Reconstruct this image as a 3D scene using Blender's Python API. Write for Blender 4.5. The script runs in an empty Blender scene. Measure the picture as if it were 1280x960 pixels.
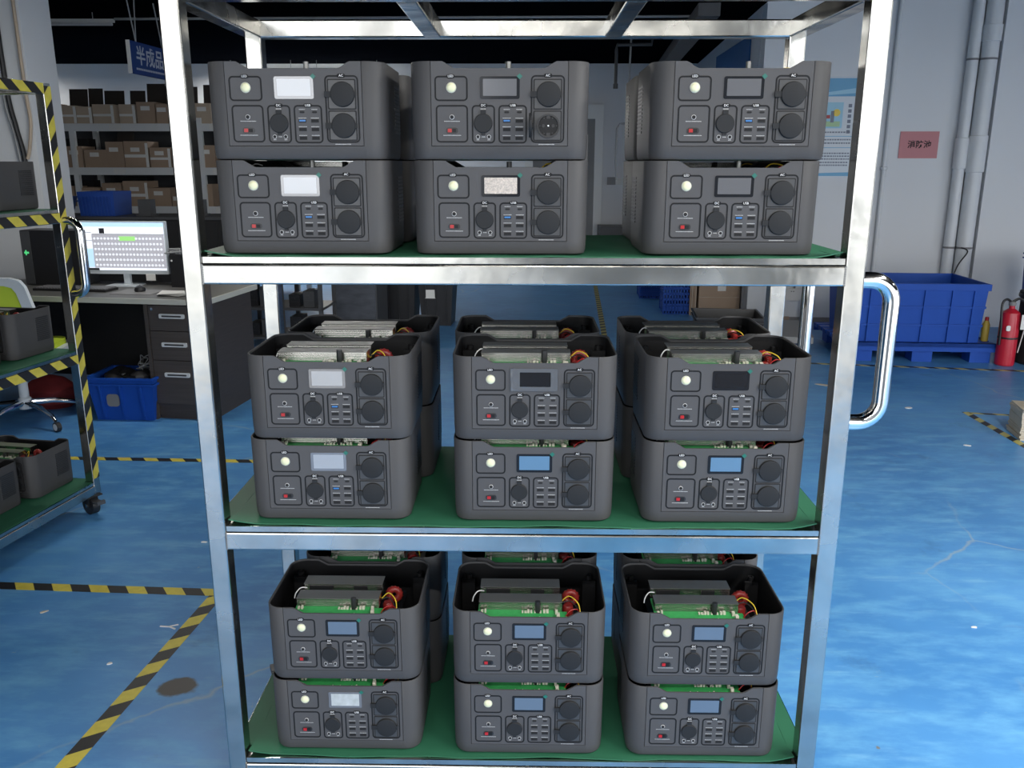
import bpy, bmesh, math, random
from mathutils import Vector, Matrix
rnd = random.Random(7)
PI = math.pi
R = math.radians
sc = bpy.context.scene
COL = sc.collection

# ------------------------------------------------------------------ camera
cam_d = bpy.data.cameras.new('camera')
cam = bpy.data.objects.new('camera', cam_d)
COL.objects.link(cam)
cam_d.sensor_fit = 'HORIZONTAL'
cam_d.sensor_width = 36.0
cam_d.lens = 1069.77 / 1280 * 36.0
cam_d.clip_start = 0.05
cam_d.clip_end = 200
YAW, PITCH, ROLL = -0.0162, 0.2523, 0.0012
cy_, sy_, cp_, sp_ = math.cos(YAW), math.sin(YAW), math.cos(PITCH), math.sin(PITCH)
fw = Vector((sy_ * cp_, cy_ * cp_, -sp_))
rt = Vector((cy_, -sy_, 0))
up = rt.cross(fw)
r2 = math.cos(ROLL) * rt + math.sin(ROLL) * up
u2 = -math.sin(ROLL) * rt + math.cos(ROLL) * up
m = Matrix((r2, u2, -fw)).transposed().to_4x4()
m.translation = Vector((0.008, -1.686, 1.474))
cam.matrix_world = m
sc.camera = cam

# ------------------------------------------------------------------ colour management
sc.view_settings.view_transform = 'Standard'
sc.view_settings.look = 'None'
sc.view_settings.gamma = 1.0
sc.view_settings.use_curve_mapping = False
sc.view_settings.exposure = 0.0

# ------------------------------------------------------------------ sky (bright overcast day outside the open doors)
world = bpy.data.worlds.new('overcast_sky')
sc.world = world
world.use_nodes = True
bg = world.node_tree.nodes['Background']
bg.inputs[0].default_value = (0.95, 0.975, 1.0, 1)
bg.inputs[1].default_value = 4.5

# light guides for the two open loading doors behind the camera (they emit nothing themselves)
def portal(name, x0, x1, z0, z1, y):
    ld = bpy.data.lights.new(name, 'AREA')
    ld.shape = 'RECTANGLE'
    ld.size, ld.size_y = x1 - x0, z1 - z0
    ld.cycles.is_portal = True
    o = bpy.data.objects.new(name, ld)
    COL.objects.link(o)
    o.location = ((x0 + x1) / 2, y, (z0 + z1) / 2)
    o.rotation_euler = (R(90), 0, 0)
    return o
D1 = (-2.9, -0.23)
D2 = (1.75, 7.6)
YD = -3.3
DZ = 2.7
portal('left_door_portal', D1[0], D1[1], 0, DZ, YD - 0.1)
portal('right_door_portal', D2[0], D2[1], 0, DZ, YD - 0.1)

# ------------------------------------------------------------------ materials
def mat(name, color, rough=0.5, metal=0.0, spec=0.5, noise=None, bump=None, emit=None, coat=0.0, rvar=0.0, vary=0.0):
    """noise=(scale, amount, stretch) colour mottling; bump=(scale, strength); rvar: roughness variation"""
    mt = bpy.data.materials.new(name)
    mt.use_nodes = True
    nt = mt.node_tree
    b = nt.nodes['Principled BSDF']
    b.inputs['Base Color'].default_value = (*color, 1)
    b.inputs['Roughness'].default_value = rough
    b.inputs['Metallic'].default_value = metal
    b.inputs['Specular IOR Level'].default_value = spec
    b.inputs['Coat Weight'].default_value = coat
    if emit:
        b.inputs['Emission Color'].default_value = (*color, 1)
        b.inputs['Emission Strength'].default_value = emit
    if noise or bump or rvar:
        tc = nt.nodes.new('ShaderNodeTexCoord')
        mp = nt.nodes.new('ShaderNodeMapping')
        nt.links.new(tc.outputs['Object'], mp.inputs[0])
        st = noise[2] if noise and len(noise) > 2 else (1, 1, 1)
        mp.inputs['Scale'].default_value = st
    if noise:
        n = nt.nodes.new('ShaderNodeTexNoise')
        n.inputs['Scale'].default_value = noise[0]
        n.inputs['Detail'].default_value = 5
        nt.links.new(mp.outputs[0], n.inputs['Vector'])
        mx = nt.nodes.new('ShaderNodeMixRGB')
        mx.blend_type = 'MIX'
        a = noise[1]
        mx.inputs[1].default_value = (*[max(0, c * (1 - a)) for c in color], 1)
        mx.inputs[2].default_value = (*[min(1, c * (1 + a)) for c in color], 1)
        nt.links.new(n.outputs[0], mx.inputs[0])
        nt.links.new(mx.outputs[0], b.inputs['Base Color'])
    if rvar:
        n2 = nt.nodes.new('ShaderNodeTexNoise')
        n2.inputs['Scale'].default_value = (noise[0] if noise else 8) * 0.7
        n2.inputs['Detail'].default_value = 4
        nt.links.new(mp.outputs[0], n2.inputs['Vector'])
        mr = nt.nodes.new('ShaderNodeMapRange')
        mr.inputs['From Min'].default_value = 0.3
        mr.inputs['From Max'].default_value = 0.7
        mr.inputs['To Min'].default_value = max(0.03, rough - rvar)
        mr.inputs['To Max'].default_value = rough + rvar
        nt.links.new(n2.outputs[0], mr.inputs[0])
        nt.links.new(mr.outputs[0], b.inputs['Roughness'])
    if bump:
        n3 = nt.nodes.new('ShaderNodeTexNoise')
        n3.inputs['Scale'].default_value = bump[0]
        n3.inputs['Detail'].default_value = 3
        nt.links.new(mp.outputs[0], n3.inputs['Vector'])
        bp = nt.nodes.new('ShaderNodeBump')
        bp.inputs['Strength'].default_value = bump[1]
        bp.inputs['Distance'].default_value = 0.002
        nt.links.new(n3.outputs[0], bp.inputs['Height'])
        nt.links.new(bp.outputs[0], b.inputs['Normal'])
    return mt

def floor_material():
    mt = bpy.data.materials.new('blue_epoxy')
    mt.use_nodes = True
    nt = mt.node_tree
    N, L = nt.nodes, nt.links
    b = N['Principled BSDF']
    tc = N.new('ShaderNodeTexCoord')
    def noise(scale, detail, stretch=None, rough=0.5):
        n = N.new('ShaderNodeTexNoise')
        n.inputs['Scale'].default_value = scale
        n.inputs['Detail'].default_value = detail
        n.inputs['Roughness'].default_value = rough
        if stretch:
            mp = N.new('ShaderNodeMapping')
            mp.inputs['Scale'].default_value = stretch
            mp.inputs['Rotation'].default_value = (0, 0, R(12))
            L.new(tc.outputs['Object'], mp.inputs[0])
            L.new(mp.outputs[0], n.inputs['Vector'])
        else:
            L.new(tc.outputs['Object'], n.inputs['Vector'])
        return n
    def ramp(src, p0, p1, c0=(0, 0, 0, 1), c1=(1, 1, 1, 1)):
        r = N.new('ShaderNodeValToRGB')
        r.color_ramp.elements[0].position = p0
        r.color_ramp.elements[1].position = p1
        r.color_ramp.elements[0].color = c0
        r.color_ramp.elements[1].color = c1
        L.new(src, r.inputs[0])
        return r
    def mix(fac, a, c):
        mx = N.new('ShaderNodeMixRGB')
        if isinstance(fac, float):
            mx.inputs[0].default_value = fac
        else:
            L.new(fac, mx.inputs[0])
        if isinstance(a, tuple):
            mx.inputs[1].default_value = a
        else:
            L.new(a, mx.inputs[1])
        if isinstance(c, tuple):
            mx.inputs[2].default_value = c
        else:
            L.new(c, mx.inputs[2])
        return mx
    big = noise(1.3, 6)
    base = ramp(big.outputs[0], 0.3, 0.72, (0.045, 0.195, 0.48, 1), (0.095, 0.310, 0.65, 1))
    fine = noise(5, 8, (1, 2.4, 1), 0.65)
    c = mix(ramp(fine.outputs[0], 0.45, 0.8).outputs[0], base.outputs[0], (0.15, 0.41, 0.68, 1))
    worn = noise(11, 9, None, 0.75)
    c = mix(ramp(worn.outputs[0], 0.66, 0.72).outputs[0], c.outputs[0], (0.24, 0.36, 0.46, 1))
    streak = noise(4, 10, (0.55, 3.2, 1), 0.7)
    c = mix(ramp(streak.outputs[0], 0.56, 0.70, (0, 0, 0, 1), (0.55, 0.55, 0.55, 1)).outputs[0], c.outputs[0], (0.20, 0.45, 0.68, 1))
    dirt = noise(2.2, 10, None, 0.7)
    c = mix(ramp(dirt.outputs[0], 0.60, 0.75, (0, 0, 0, 1), (0.6, 0.6, 0.6, 1)).outputs[0], c.outputs[0], (0.05, 0.13, 0.26, 1))
    # chips and the dark bare patches where the paint has come off
    vor = N.new('ShaderNodeTexVoronoi')
    vor.inputs['Scale'].default_value = 3.1
    L.new(tc.outputs['Object'], vor.inputs['Vector'])
    wob = noise(30, 4)
    ad = N.new('ShaderNodeMath'); ad.operation = 'MULTIPLY_ADD'
    L.new(wob.outputs[0], ad.inputs[0]); ad.inputs[1].default_value = 0.16; L.new(vor.outputs['Distance'], ad.inputs[2])
    chip = ramp(ad.outputs[0], 0.105, 0.112, (1, 1, 1, 1), (0, 0, 0, 1))
    c = mix(chip.outputs[0], c.outputs[0], (0.16, 0.17, 0.17, 1))
    # fine pale cracks and scratches
    vc = N.new('ShaderNodeTexVoronoi'); vc.feature = 'DISTANCE_TO_EDGE'
    vc.inputs['Scale'].default_value = 0.62
    dm = N.new('ShaderNodeMixRGB'); dm.inputs[0].default_value = 0.16
    L.new(tc.outputs['Object'], dm.inputs[1]); L.new(noise(3.0, 6).outputs[1], dm.inputs[2])
    L.new(dm.outputs[0], vc.inputs['Vector'])
    cm_ = N.new('ShaderNodeMath'); cm_.operation = 'MULTIPLY'
    L.new(ramp(vc.outputs['Distance'], 0.001, 0.0035, (0.7, 0.7, 0.7, 1), (0, 0, 0, 1)).outputs[0], cm_.inputs[0])
    L.new(ramp(noise(1.1, 4).outputs[0], 0.46, 0.60).outputs[0], cm_.inputs[1])
    c = mix(cm_.outputs[0], c.outputs[0], (0.30, 0.40, 0.48, 1))
    # one large bare patch near the front left corner of the rack
    geo = N.new('ShaderNodeMapping')
    geo.inputs['Location'].default_value = (0.98 / 0.075, -0.485 / 0.06, 0)
    geo.inputs['Scale'].default_value = (1 / 0.075, 1 / 0.06, 1)
    L.new(tc.outputs['Object'], geo.inputs[0])
    ln = N.new('ShaderNodeVectorMath'); ln.operation = 'LENGTH'
    L.new(geo.outputs[0], ln.inputs[0])
    a2 = N.new('ShaderNodeMath'); a2.operation = 'MULTIPLY_ADD'
    L.new(noise(9, 4).outputs[0], a2.inputs[0]); a2.inputs[1].default_value = 1.3; L.new(ln.outputs['Value'], a2.inputs[2])
    patch = ramp(a2.outputs[0], 0.5, 1.0)
    pm = N.new('ShaderNodeMapRange')
    pm.inputs['From Min'].default_value = 1.35; pm.inputs['From Max'].default_value = 1.5
    pm.inputs['To Min'].default_value = 1; pm.inputs['To Max'].default_value = 0
    L.new(a2.outputs[0], pm.inputs[0])
    c = mix(pm.outputs[0], c.outputs[0], (0.055, 0.050, 0.047, 1))
    L.new(c.outputs[0], b.inputs['Base Color'])
    rr = N.new('ShaderNodeMapRange')
    rr.inputs['To Min'].default_value = 0.28
    rr.inputs['To Max'].default_value = 0.55
    L.new(fine.outputs[0], rr.inputs[0])
    L.new(rr.outputs[0], b.inputs['Roughness'])
    b.inputs['Specular IOR Level'].default_value = 0.45
    bp = N.new('ShaderNodeBump')
    bp.inputs['Strength'].default_value = 0.12
    bp.inputs['Distance'].default_value = 0.004
    L.new(noise(16, 5).outputs[0], bp.inputs['Height'])
    L.new(bp.outputs[0], b.inputs['Normal'])
    return mt

def stripe_material(name, period, slant=1.0, yel=(0.78, 0.66, 0.09), blk=(0.02, 0.02, 0.022), wear=0.0):
    """printed hazard tape: stripes run along local X, slanted across local Y"""
    mt = bpy.data.materials.new(name)
    mt.use_nodes = True
    nt = mt.node_tree
    N, L = nt.nodes, nt.links
    b = N['Principled BSDF']
    b.inputs['Roughness'].default_value = 0.45
    tc = N.new('ShaderNodeTexCoord')
    sx = N.new('ShaderNodeSeparateXYZ')
    L.new(tc.outputs['Object'], sx.inputs[0])
    a = N.new('ShaderNodeMath'); a.operation = 'MULTIPLY_ADD'
    L.new(sx.outputs[1], a.inputs[0]); a.inputs[1].default_value = slant
    L.new(sx.outputs[0], a.inputs[2])
    d = N.new('ShaderNodeMath'); d.operation = 'DIVIDE'
    L.new(a.outputs[0], d.inputs[0]); d.inputs[1].default_value = period
    f = N.new('ShaderNodeMath'); f.operation = 'FRACT'
    L.new(d.outputs[0], f.inputs[0])
    g = N.new('ShaderNodeMath'); g.operation = 'GREATER_THAN'
    L.new(f.outputs[0], g.inputs[0]); g.inputs[1].default_value = 0.5
    mx = N.new('ShaderNodeMixRGB')
    L.new(g.outputs[0], mx.inputs[0])
    mx.inputs[1].default_value = (*yel, 1); mx.inputs[2].default_value = (*blk, 1)
    n = N.new('ShaderNodeTexNoise'); n.inputs['Scale'].default_value = 40; n.inputs['Detail'].default_value = 6
    L.new(tc.outputs['Object'], n.inputs['Vector'])
    m2 = N.new('ShaderNodeMixRGB'); m2.blend_type = 'MULTIPLY'; m2.inputs[0].default_value = 0.35
    L.new(mx.outputs[0], m2.inputs[1]); L.new(n.outputs[0], m2.inputs[2])
    L.new(m2.outputs[0], b.inputs['Base Color'])
    return mt

M = {}
M['floor'] = floor_material()
M['steel'] = mat('polished_steel', (0.48, 0.475, 0.45), 0.22, 1.0, noise=(8, 0.50, (1, 1, 1)), rvar=0.14, bump=(9, 0.9))
M['chrome'] = mat('chrome', (0.85, 0.85, 0.85), 0.10, 1.0)
M['alu'] = mat('heatsink_aluminium', (0.58, 0.575, 0.54), 0.26, 1.0, noise=(14, 0.12, (0.3, 6, 30)))
M['plate'] = mat('grey_plate', (0.20, 0.20, 0.195), 0.34, 0.6, noise=(14, 0.12, (0.3, 6, 1)))
M['shell'] = mat('charcoal_plastic', (0.062, 0.0615, 0.064), 0.50, spec=0.25, noise=(9, 0.06), bump=(900, 0.10))
M['panel'] = mat('panel_plastic', (0.072, 0.071, 0.074), 0.50, spec=0.28, noise=(9, 0.05), bump=(900, 0.10))
M['outletp'] = mat('outlet_plate', (0.045, 0.046, 0.049), 0.4)
M['line'] = mat('groove_line', (0.012, 0.0125, 0.014), 0.5, spec=0.15)
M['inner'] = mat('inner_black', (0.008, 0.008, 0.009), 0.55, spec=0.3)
M['cap'] = mat('rubber_cap', (0.018, 0.019, 0.021), 0.6, spec=0.25)
M['black'] = mat('black_plastic', (0.016, 0.016, 0.018), 0.4)
M['matblack'] = mat('matt_black', (0.010, 0.010, 0.011), 0.8)
M['print'] = mat('white_print', (0.78, 0.78, 0.78), 0.5)
M['print_grey'] = mat('grey_print', (0.42, 0.42, 0.42), 0.5)
M['white'] = mat('white_plastic', (0.74, 0.74, 0.72), 0.4)
M['lens'] = mat('led_lens', (0.74, 0.73, 0.48), 0.35)
M['lensring'] = mat('led_ring', (0.45, 0.46, 0.38), 0.3)
M['red'] = mat('red_plastic', (0.38, 0.010, 0.012), 0.4)
M['greyp'] = mat('grey_plastic', (0.19, 0.19, 0.20), 0.4)
M['usbblue'] = mat('usb_blue', (0.03, 0.16, 0.42), 0.4)
M['teal'] = mat('teal_film_tab', (0.012, 0.13, 0.10), 0.4)
M['pcb'] = mat('green_circuit_board', (0.045, 0.36, 0.10), 0.5, spec=0.12, noise=(60, 0.3))
M['comp'] = mat('solder_parts', (0.62, 0.60, 0.50), 0.4)
M['copper'] = mat('copper_coil', (0.26, 0.022, 0.018), 0.35, noise=(90, 0.5))
M['yellow'] = mat('yellow_wire', (0.80, 0.58, 0.05), 0.4)
M['mat_green'] = mat('green_rubber_mat', (0.028, 0.135, 0.075), 0.5, spec=0.3, noise=(6, 0.15), bump=(30, 0.08))
# display glasses: bare and filmed, some with reflections painted into the base colour
M['bezel'] = mat('display_bezel', (0.014, 0.015, 0.018), 0.14, spec=0.25)
M['scr_dark'] = mat('display_dark', (0.012, 0.012, 0.014), 0.12)
M['scr_grey'] = mat('display_grey', (0.115, 0.115, 0.122), 0.16)  # mirrored grey wall painted into the display colour
M['scr_blue'] = mat('display_blue', (0.10, 0.19, 0.30), 0.10, spec=0.8)  # blue of the mirrored floor painted into the glass
M['scr_slate'] = mat('display_slate', (0.10, 0.14, 0.20), 0.12, spec=0.7)  # dimmer floor reflection painted into the glass
M['scr_white'] = mat('display_film_glare', (0.30, 0.31, 0.33), 0.05, spec=1.0, coat=1.0)  # protective film with white glare painted into its colour
M['bez_white'] = mat('bezel_film_glare', (0.13, 0.13, 0.14), 0.05, spec=1.0, coat=1.0)  # film over the bezel, glare painted into its colour
M['scr_silver'] = mat('display_silver_film', (0.42, 0.45, 0.46), 0.35, noise=(70, 0.35))
M['scr_glitter'] = mat('display_glitter_film', (0.55, 0.48, 0.42), 0.35, noise=(320, 0.6), bump=(500, 0.8))
M['film'] = mat('loose_film', (0.10, 0.105, 0.115), 0.12, spec=0.9, bump=(60, 0.5))
# building
M['wall'] = mat('painted_wall', (0.70, 0.725, 0.755), 0.7, noise=(1.2, 0.05))
M['wall_far'] = mat('painted_far_wall', (0.78, 0.79, 0.81), 0.75, noise=(1.2, 0.04))
M['ceil'] = mat('black_ceiling', (0.004, 0.0045, 0.006), 0.9, spec=0.0)
M['duct'] = mat('ceiling_pipe', (0.30, 0.31, 0.32), 0.5)
M['pipe'] = mat('white_pvc', (0.68, 0.71, 0.74), 0.4, noise=(4, 0.05))
M['concrete'] = mat('outside_concrete', (0.45, 0.45, 0.44), 0.8, noise=(2, 0.1))
M['bluep'] = mat('blue_plastic', (0.010, 0.070, 0.38), 0.5, spec=0.25, noise=(6, 0.12))
M['bluedark'] = mat('blue_plastic_dark', (0.015, 0.06, 0.30), 0.45, noise=(6, 0.12))
M['cardboard'] = mat('cardboard', (0.37, 0.27, 0.195), 0.75, noise=(7, 0.12))
M['cardboard2'] = mat('cardboard_pale', (0.48, 0.39, 0.30), 0.75, noise=(7, 0.12))
M['cardin'] = mat('cardboard_flap_shade', (0.035, 0.028, 0.024), 0.8)  # backlit shade of open flaps and insides put into the colour
M['label'] = mat('paper_label', (0.72, 0.72, 0.70), 0.6)
M['rackmetal'] = mat('grey_shelf_steel', (0.68, 0.70, 0.71), 0.4, noise=(3, 0.06))
M['wood'] = mat('dark_wood', (0.052, 0.042, 0.038), 0.5, noise=(6, 0.35, (1, 1, 14)))
M['woodh'] = mat('dark_wood_drawer', (0.070, 0.058, 0.053), 0.5, noise=(6, 0.35, (0.6, 1, 16)))
M['deskedge'] = mat('pale_desk_edge', (0.52, 0.52, 0.46), 0.45)
M['desktop'] = mat('grey_desk_top', (0.10, 0.10, 0.095), 0.45, noise=(12, 0.2))
M['tape'] = stripe_material('hazard_tape_floor', 0.138, 0.75)
M['tape_fine'] = stripe_material('hazard_tape_far', 0.14, 0.75, (0.55, 0.50, 0.16))
M['tape_cart'] = stripe_material('hazard_tape_cart', 0.118, 1.1)
M['redsign'] = mat('red_sign', (0.52, 0.20, 0.22), 0.5)
M['bluesign'] = mat('blue_sign', (0.010, 0.045, 0.20), 0.7, spec=0.2)
M['signtext'] = mat('sign_text', (0.42, 0.48, 0.58), 0.5)
M['fire'] = mat('extinguisher_red', (0.48, 0.015, 0.035), 0.3)
M['lime'] = mat('lime_fabric', (0.48, 0.62, 0.035), 0.6)
M['chairgrey'] = mat('pale_grey_plastic', (0.55, 0.60, 0.64), 0.4)
M['paper'] = mat('paper_sheets', (0.52, 0.47, 0.38), 0.7, noise=(20, 0.2, (1, 1, 30)))
M['poster'] = mat('poster_paper', (0.62, 0.68, 0.74), 0.4)
M['poster_blue'] = mat('poster_blue', (0.10, 0.36, 0.60), 0.4)
M['poster_sky'] = mat('poster_light_blue', (0.30, 0.58, 0.75), 0.4)
M['poster_green'] = mat('poster_green', (0.35, 0.55, 0.30), 0.4)
M['poster_text'] = mat('poster_text', (0.17, 0.20, 0.27), 0.5)
M['darkgrey'] = mat('dark_grey_metal', (0.055, 0.057, 0.062), 0.45, noise=(5, 0.25))
M['trolley'] = mat('grey_trolley', (0.22, 0.22, 0.22), 0.5, noise=(5, 0.1))
M['tube_on'] = mat('lamp_tube', (1.0, 0.97, 0.90), 0.4, emit=11.0)
M['tube_off'] = mat('lamp_tube_off', (0.62, 0.63, 0.64), 0.35)
# the monitor picture: a lit screen gives off its own light
M['m_white'] = mat('screen_white', (0.80, 0.84, 0.92), 0.3, emit=0.95)
M['m_blue'] = mat('screen_blue', (0.45, 0.66, 0.88), 0.3, emit=0.9)
M['m_grey'] = mat('screen_grey', (0.36, 0.36, 0.40), 0.3, emit=0.9)
M['m_green'] = mat('screen_green', (0.30, 0.66, 0.20), 0.3, emit=0.9)
M['m_dark'] = mat('screen_dark', (0.05, 0.05, 0.06), 0.3)

# ------------------------------------------------------------------ mesh helpers
class MB:
    def __init__(self):
        self.v, self.f = [], []
    def add(self, vs, fs):
        o = len(self.v)
        self.v += [tuple(p) for p in vs]
        self.f += [tuple(i + o for i in f) for f in fs]
        return self
    def box(self, x0, x1, y0, y1, z0, z1):
        v = [(x0, y0, z0), (x1, y0, z0), (x1, y1, z0), (x0, y1, z0), (x0, y0, z1), (x1, y0, z1), (x1, y1, z1), (x0, y1, z1)]
        return self.add(v, [(0, 3, 2, 1), (4, 5, 6, 7), (0, 1, 5, 4), (1, 2, 6, 5), (2, 3, 7, 6), (3, 0, 4, 7)])
    def prism(self, pts, a0, a1, axis='y'):
        """extrude a polygon. axis y: pts are (x,z); axis z: (x,y); axis x: (y,z)"""
        n = len(pts)
        def P(p, t):
            return {'y': (p[0], t, p[1]), 'z': (p[0], p[1], t), 'x': (t, p[0], p[1])}[axis]
        vs = [P(p, a0) for p in pts] + [P(p, a1) for p in pts]
        fs = [tuple(range(n)), tuple(range(2 * n - 1, n - 1, -1))]
        for i in range(n):
            j = (i + 1) % n
            fs.append((i, i + n, j + n, j))
        return self.add(vs, fs)
    def ring(self, outer, inner, a0, a1, axis='y'):
        n = len(outer)
        def P(p, t):
            return {'y': (p[0], t, p[1]), 'z': (p[0], p[1], t), 'x': (t, p[0], p[1])}[axis]
        vs = [P(p, a0) for p in outer] + [P(p, a0) for p in inner] + [P(p, a1) for p in outer] + [P(p, a1) for p in inner]
        fs = []
        for i in range(n):
            j = (i + 1) % n
            fs += [(i, j, j + n, i + n), (2 * n + i, 3 * n + i, 3 * n + j, 2 * n + j),
                   (i, 2 * n + i, 2 * n + j, j), (n + i, n + j, 3 * n + j, 3 * n + i)]
        return self.add(vs, fs)
    def disc(self, c, r, t0, t1, axis='y', n=20, r2=None):
        r2 = r if r2 is None else r2
        vs = []
        for t, rr in ((t0, r), (t1, r2)):
            for k in range(n):
                a = 2 * PI * k / n
                ca, sa = c[0] + rr * math.cos(a), c[1] + rr * math.sin(a)
                vs.append({'y': (ca, t, sa), 'z': (ca, sa, t), 'x': (t, ca, sa)}[axis])
        fs = [tuple(range(n)), tuple(range(2 * n - 1, n - 1, -1))]
        for i in range(n):
            j = (i + 1) % n
            fs.append((i, i + n, j + n, j))
        return self.add(vs, fs)
    def tube(self, pts, r, n=8, caps=True):
        pts = [Vector(p) for p in pts]
        k = len(pts)
        vs, prev = [], None
        for i, p in enumerate(pts):
            d = (pts[min(i + 1, k - 1)] - pts[max(i - 1, 0)]).normalized()
            if prev is None:
                a = Vector((0, 0, 1)) if abs(d.z) < 0.9 else Vector((1, 0, 0))
                u = d.cross(a).normalized()
            else:
                u = (prev - d * prev.dot(d)).normalized()
            w = d.cross(u)
            prev = u
            rr = r[i] if isinstance(r, (list, tuple)) else r
            for q in range(n):
                t = 2 * PI * q / n
                vs.append(p + u * (rr * math.cos(t)) + w * (rr * math.sin(t)))
        fs = []
        for i in range(k - 1):
            for q in range(n):
                s = (q + 1) % n
                fs.append((i * n + q, i * n + s, (i + 1) * n + s, (i + 1) * n + q))
        if caps:
            fs.append(tuple(range(n - 1, -1, -1)))
            fs.append(tuple(range((k - 1) * n, k * n)))
        return self.add(vs, fs)
    def lathe(self, prof, c=(0, 0, 0), n=20, axis='z'):
        vs = []
        for r, h in prof:
            for q in range(n):
                t = 2 * PI * q / n
                a, b = r * math.cos(t), r * math.sin(t)
                p = {'z': (a, b, h), 'y': (a, h, b), 'x': (h, a, b)}[axis]
                vs.append((p[0] + c[0], p[1] + c[1], p[2] + c[2]))
        fs = []
        for i in range(len(prof) - 1):
            for q in range(n):
                s = (q + 1) % n
                fs.append((i * n + q, i * n + s, (i + 1) * n + s, (i + 1) * n + q))
        fs.append(tuple(range(n - 1, -1, -1)))
        fs.append(tuple(range((len(prof) - 1) * n, len(prof) * n)))
        return self.add(vs, fs)
    def mesh(self, name, m, sharp=35):
        me = bpy.data.meshes.new(name)
        me.from_pydata(self.v, [], self.f)
        bm = bmesh.new(); bm.from_mesh(me)
        bmesh.ops.recalc_face_normals(bm, faces=bm.faces)
        bm.to_mesh(me); bm.free()
        me.materials.append(m)
        me.shade_smooth()
        me.set_sharp_from_angle(angle=R(sharp))
        return me
    def build(self, name, m, parent=None, loc=None, rz=None, sharp=35):
        return place(name, self.mesh(name, m, sharp), parent, loc, rz)

def place(name, me, parent=None, loc=None, rz=None):
    o = bpy.data.objects.new(name, me)
    COL.objects.link(o)
    if parent is not None:
        o.parent = parent
    if loc is not None:
        o.location = loc
    if rz is not None:
        o.rotation_euler = (0, 0, rz)
    return o

def tag(o, label, cat, group=None):
    o['label'] = label
    o['category'] = cat
    if group:
        o['group'] = group
    return o
def thing(name, label, cat, loc=(0, 0, 0), rz=0.0, group=None):
    o = bpy.data.objects.new(name, None)
    COL.objects.link(o)
    o.empty_display_size = 0.05
    o.location = loc
    o.rotation_euler = (0, 0, rz)
    return tag(o, label, cat, group)
def structure(o):
    o['kind'] = 'structure'
    return o
def copy_tree(o, parent=None):
    c = o.copy()
    COL.objects.link(c)
    if parent is not None:
        c.parent = parent
    for ch in KIDS.get(o.name, []) or list(o.children):
        copy_tree(ch, c)
    return c
KIDS = {}

def rrect(cx, cz, w, h, r, seg=4):
    pts = []
    for (sx, sz, a0) in ((1, 1, 0), (-1, 1, 90), (-1, -1, 180), (1, -1, 270)):
        for k in range(seg + 1):
            a = R(a0 + 90 * k / seg)
            pts.append((cx + sx * (w / 2 - r) + r * math.cos(a), cz + sz * (h / 2 - r) + r * math.sin(a)))
    return pts

TEXT = {}
def text_mesh(s, size, m, depth=0.0002, bold=0.0):
    key = (s, size, m.name)
    if key not in TEXT:
        cu = bpy.data.curves.new('lettering', 'FONT')
        cu.body = s
        cu.size = size
        cu.align_x = 'CENTER'
        cu.align_y = 'CENTER'
        cu.extrude = depth
        cu.offset = size * bold
        cu.resolution_u = 3
        o = bpy.data.objects.new('lettering', cu)
        COL.objects.link(o)
        dg = bpy.context.evaluated_depsgraph_get()
        me = bpy.data.meshes.new_from_object(o.evaluated_get(dg))
        bpy.data.objects.remove(o)
        me.materials.clear()
        me.materials.append(m)
        TEXT[key] = me
    return TEXT[key]
def text(s, size, m, parent, loc, rot=(R(90), 0, 0), name='lettering', sx=1.0, bold=0.0):
    o = place(name, text_mesh(s, size, m, bold=bold), parent, loc)
    o.rotation_euler = rot
    o.scale = (sx, 1, 1)
    return o

# ------------------------------------------------------------------ the building
CZ = 2.86
BR = R(-3.2)         # the building stands a little askew to the rack
def wallbox(name, p0, p1, z0, z1, thick, m, side=1):
    """a wall from p0 to p1 (plan points of its visible face), thickness away from it"""
    p0, p1 = Vector((*p0, 0)), Vector((*p1, 0))
    d = p1 - p0
    mb = MB().box(0, d.length, 0 if side > 0 else -thick, thick if side > 0 else 0, z0, z1)
    o = mb.build(name, m, None, p0, math.atan2(d.y, d.x))
    return structure(o)
structure(MB().box(-13, 9, YD - 0.2, 12.5, -0.1, 0).build('floor', M['floor']))
structure(MB().box(-40, 40, -40, YD - 0.2, -0.14, -0.01).build('floor_outside', M['concrete']))
structure(MB().box(-13, 9, YD - 0.2, 12.5, CZ, CZ + 0.12).build('ceiling', M['ceil']))
wallbox('wall_back', (-13, 11.35), (2.6, 11.35), 0, CZ, 0.2, M['wall_far'])
cB, sB = math.cos(BR), math.sin(BR)
A0 = (2.13, 6.50)
wallbox('wall_right', A0, (A0[0] + 6.5 * cB, A0[1] + 6.5 * sB), 0, CZ, 0.2, M['wall'])
wallbox('wall_side', (A0[0] + 0.32, 11.35), (A0[0] + 0.01, 6.72), 0, CZ, 0.2, M['wall'])
wallbox('wall_left', (-12.8, YD), (-12.8, 12.3), 0, CZ, 0.2, M['wall_far'])
# the wall behind the camera with its two open loading doors
wf = [(-13, D1[0], 0, CZ), (D1[1], D2[0], 0, CZ), (D2[1], 9, 0, CZ), (D1[0], D1[1], DZ, CZ), (D2[0], D2[1], DZ, CZ)]
mbw = MB()
for x0, x1, z0, z1 in wf:
    mbw.box(x0, x1, YD - 0.2, YD, z0, z1)
structure(mbw.build('wall_front', mat('grey_front_wall', (0.20, 0.205, 0.21), 0.8)))
wallbox('wall_far_right', (8.8, 6.0), (8.8, 1.0), 0, CZ, 0.2, M['wall'])
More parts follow.
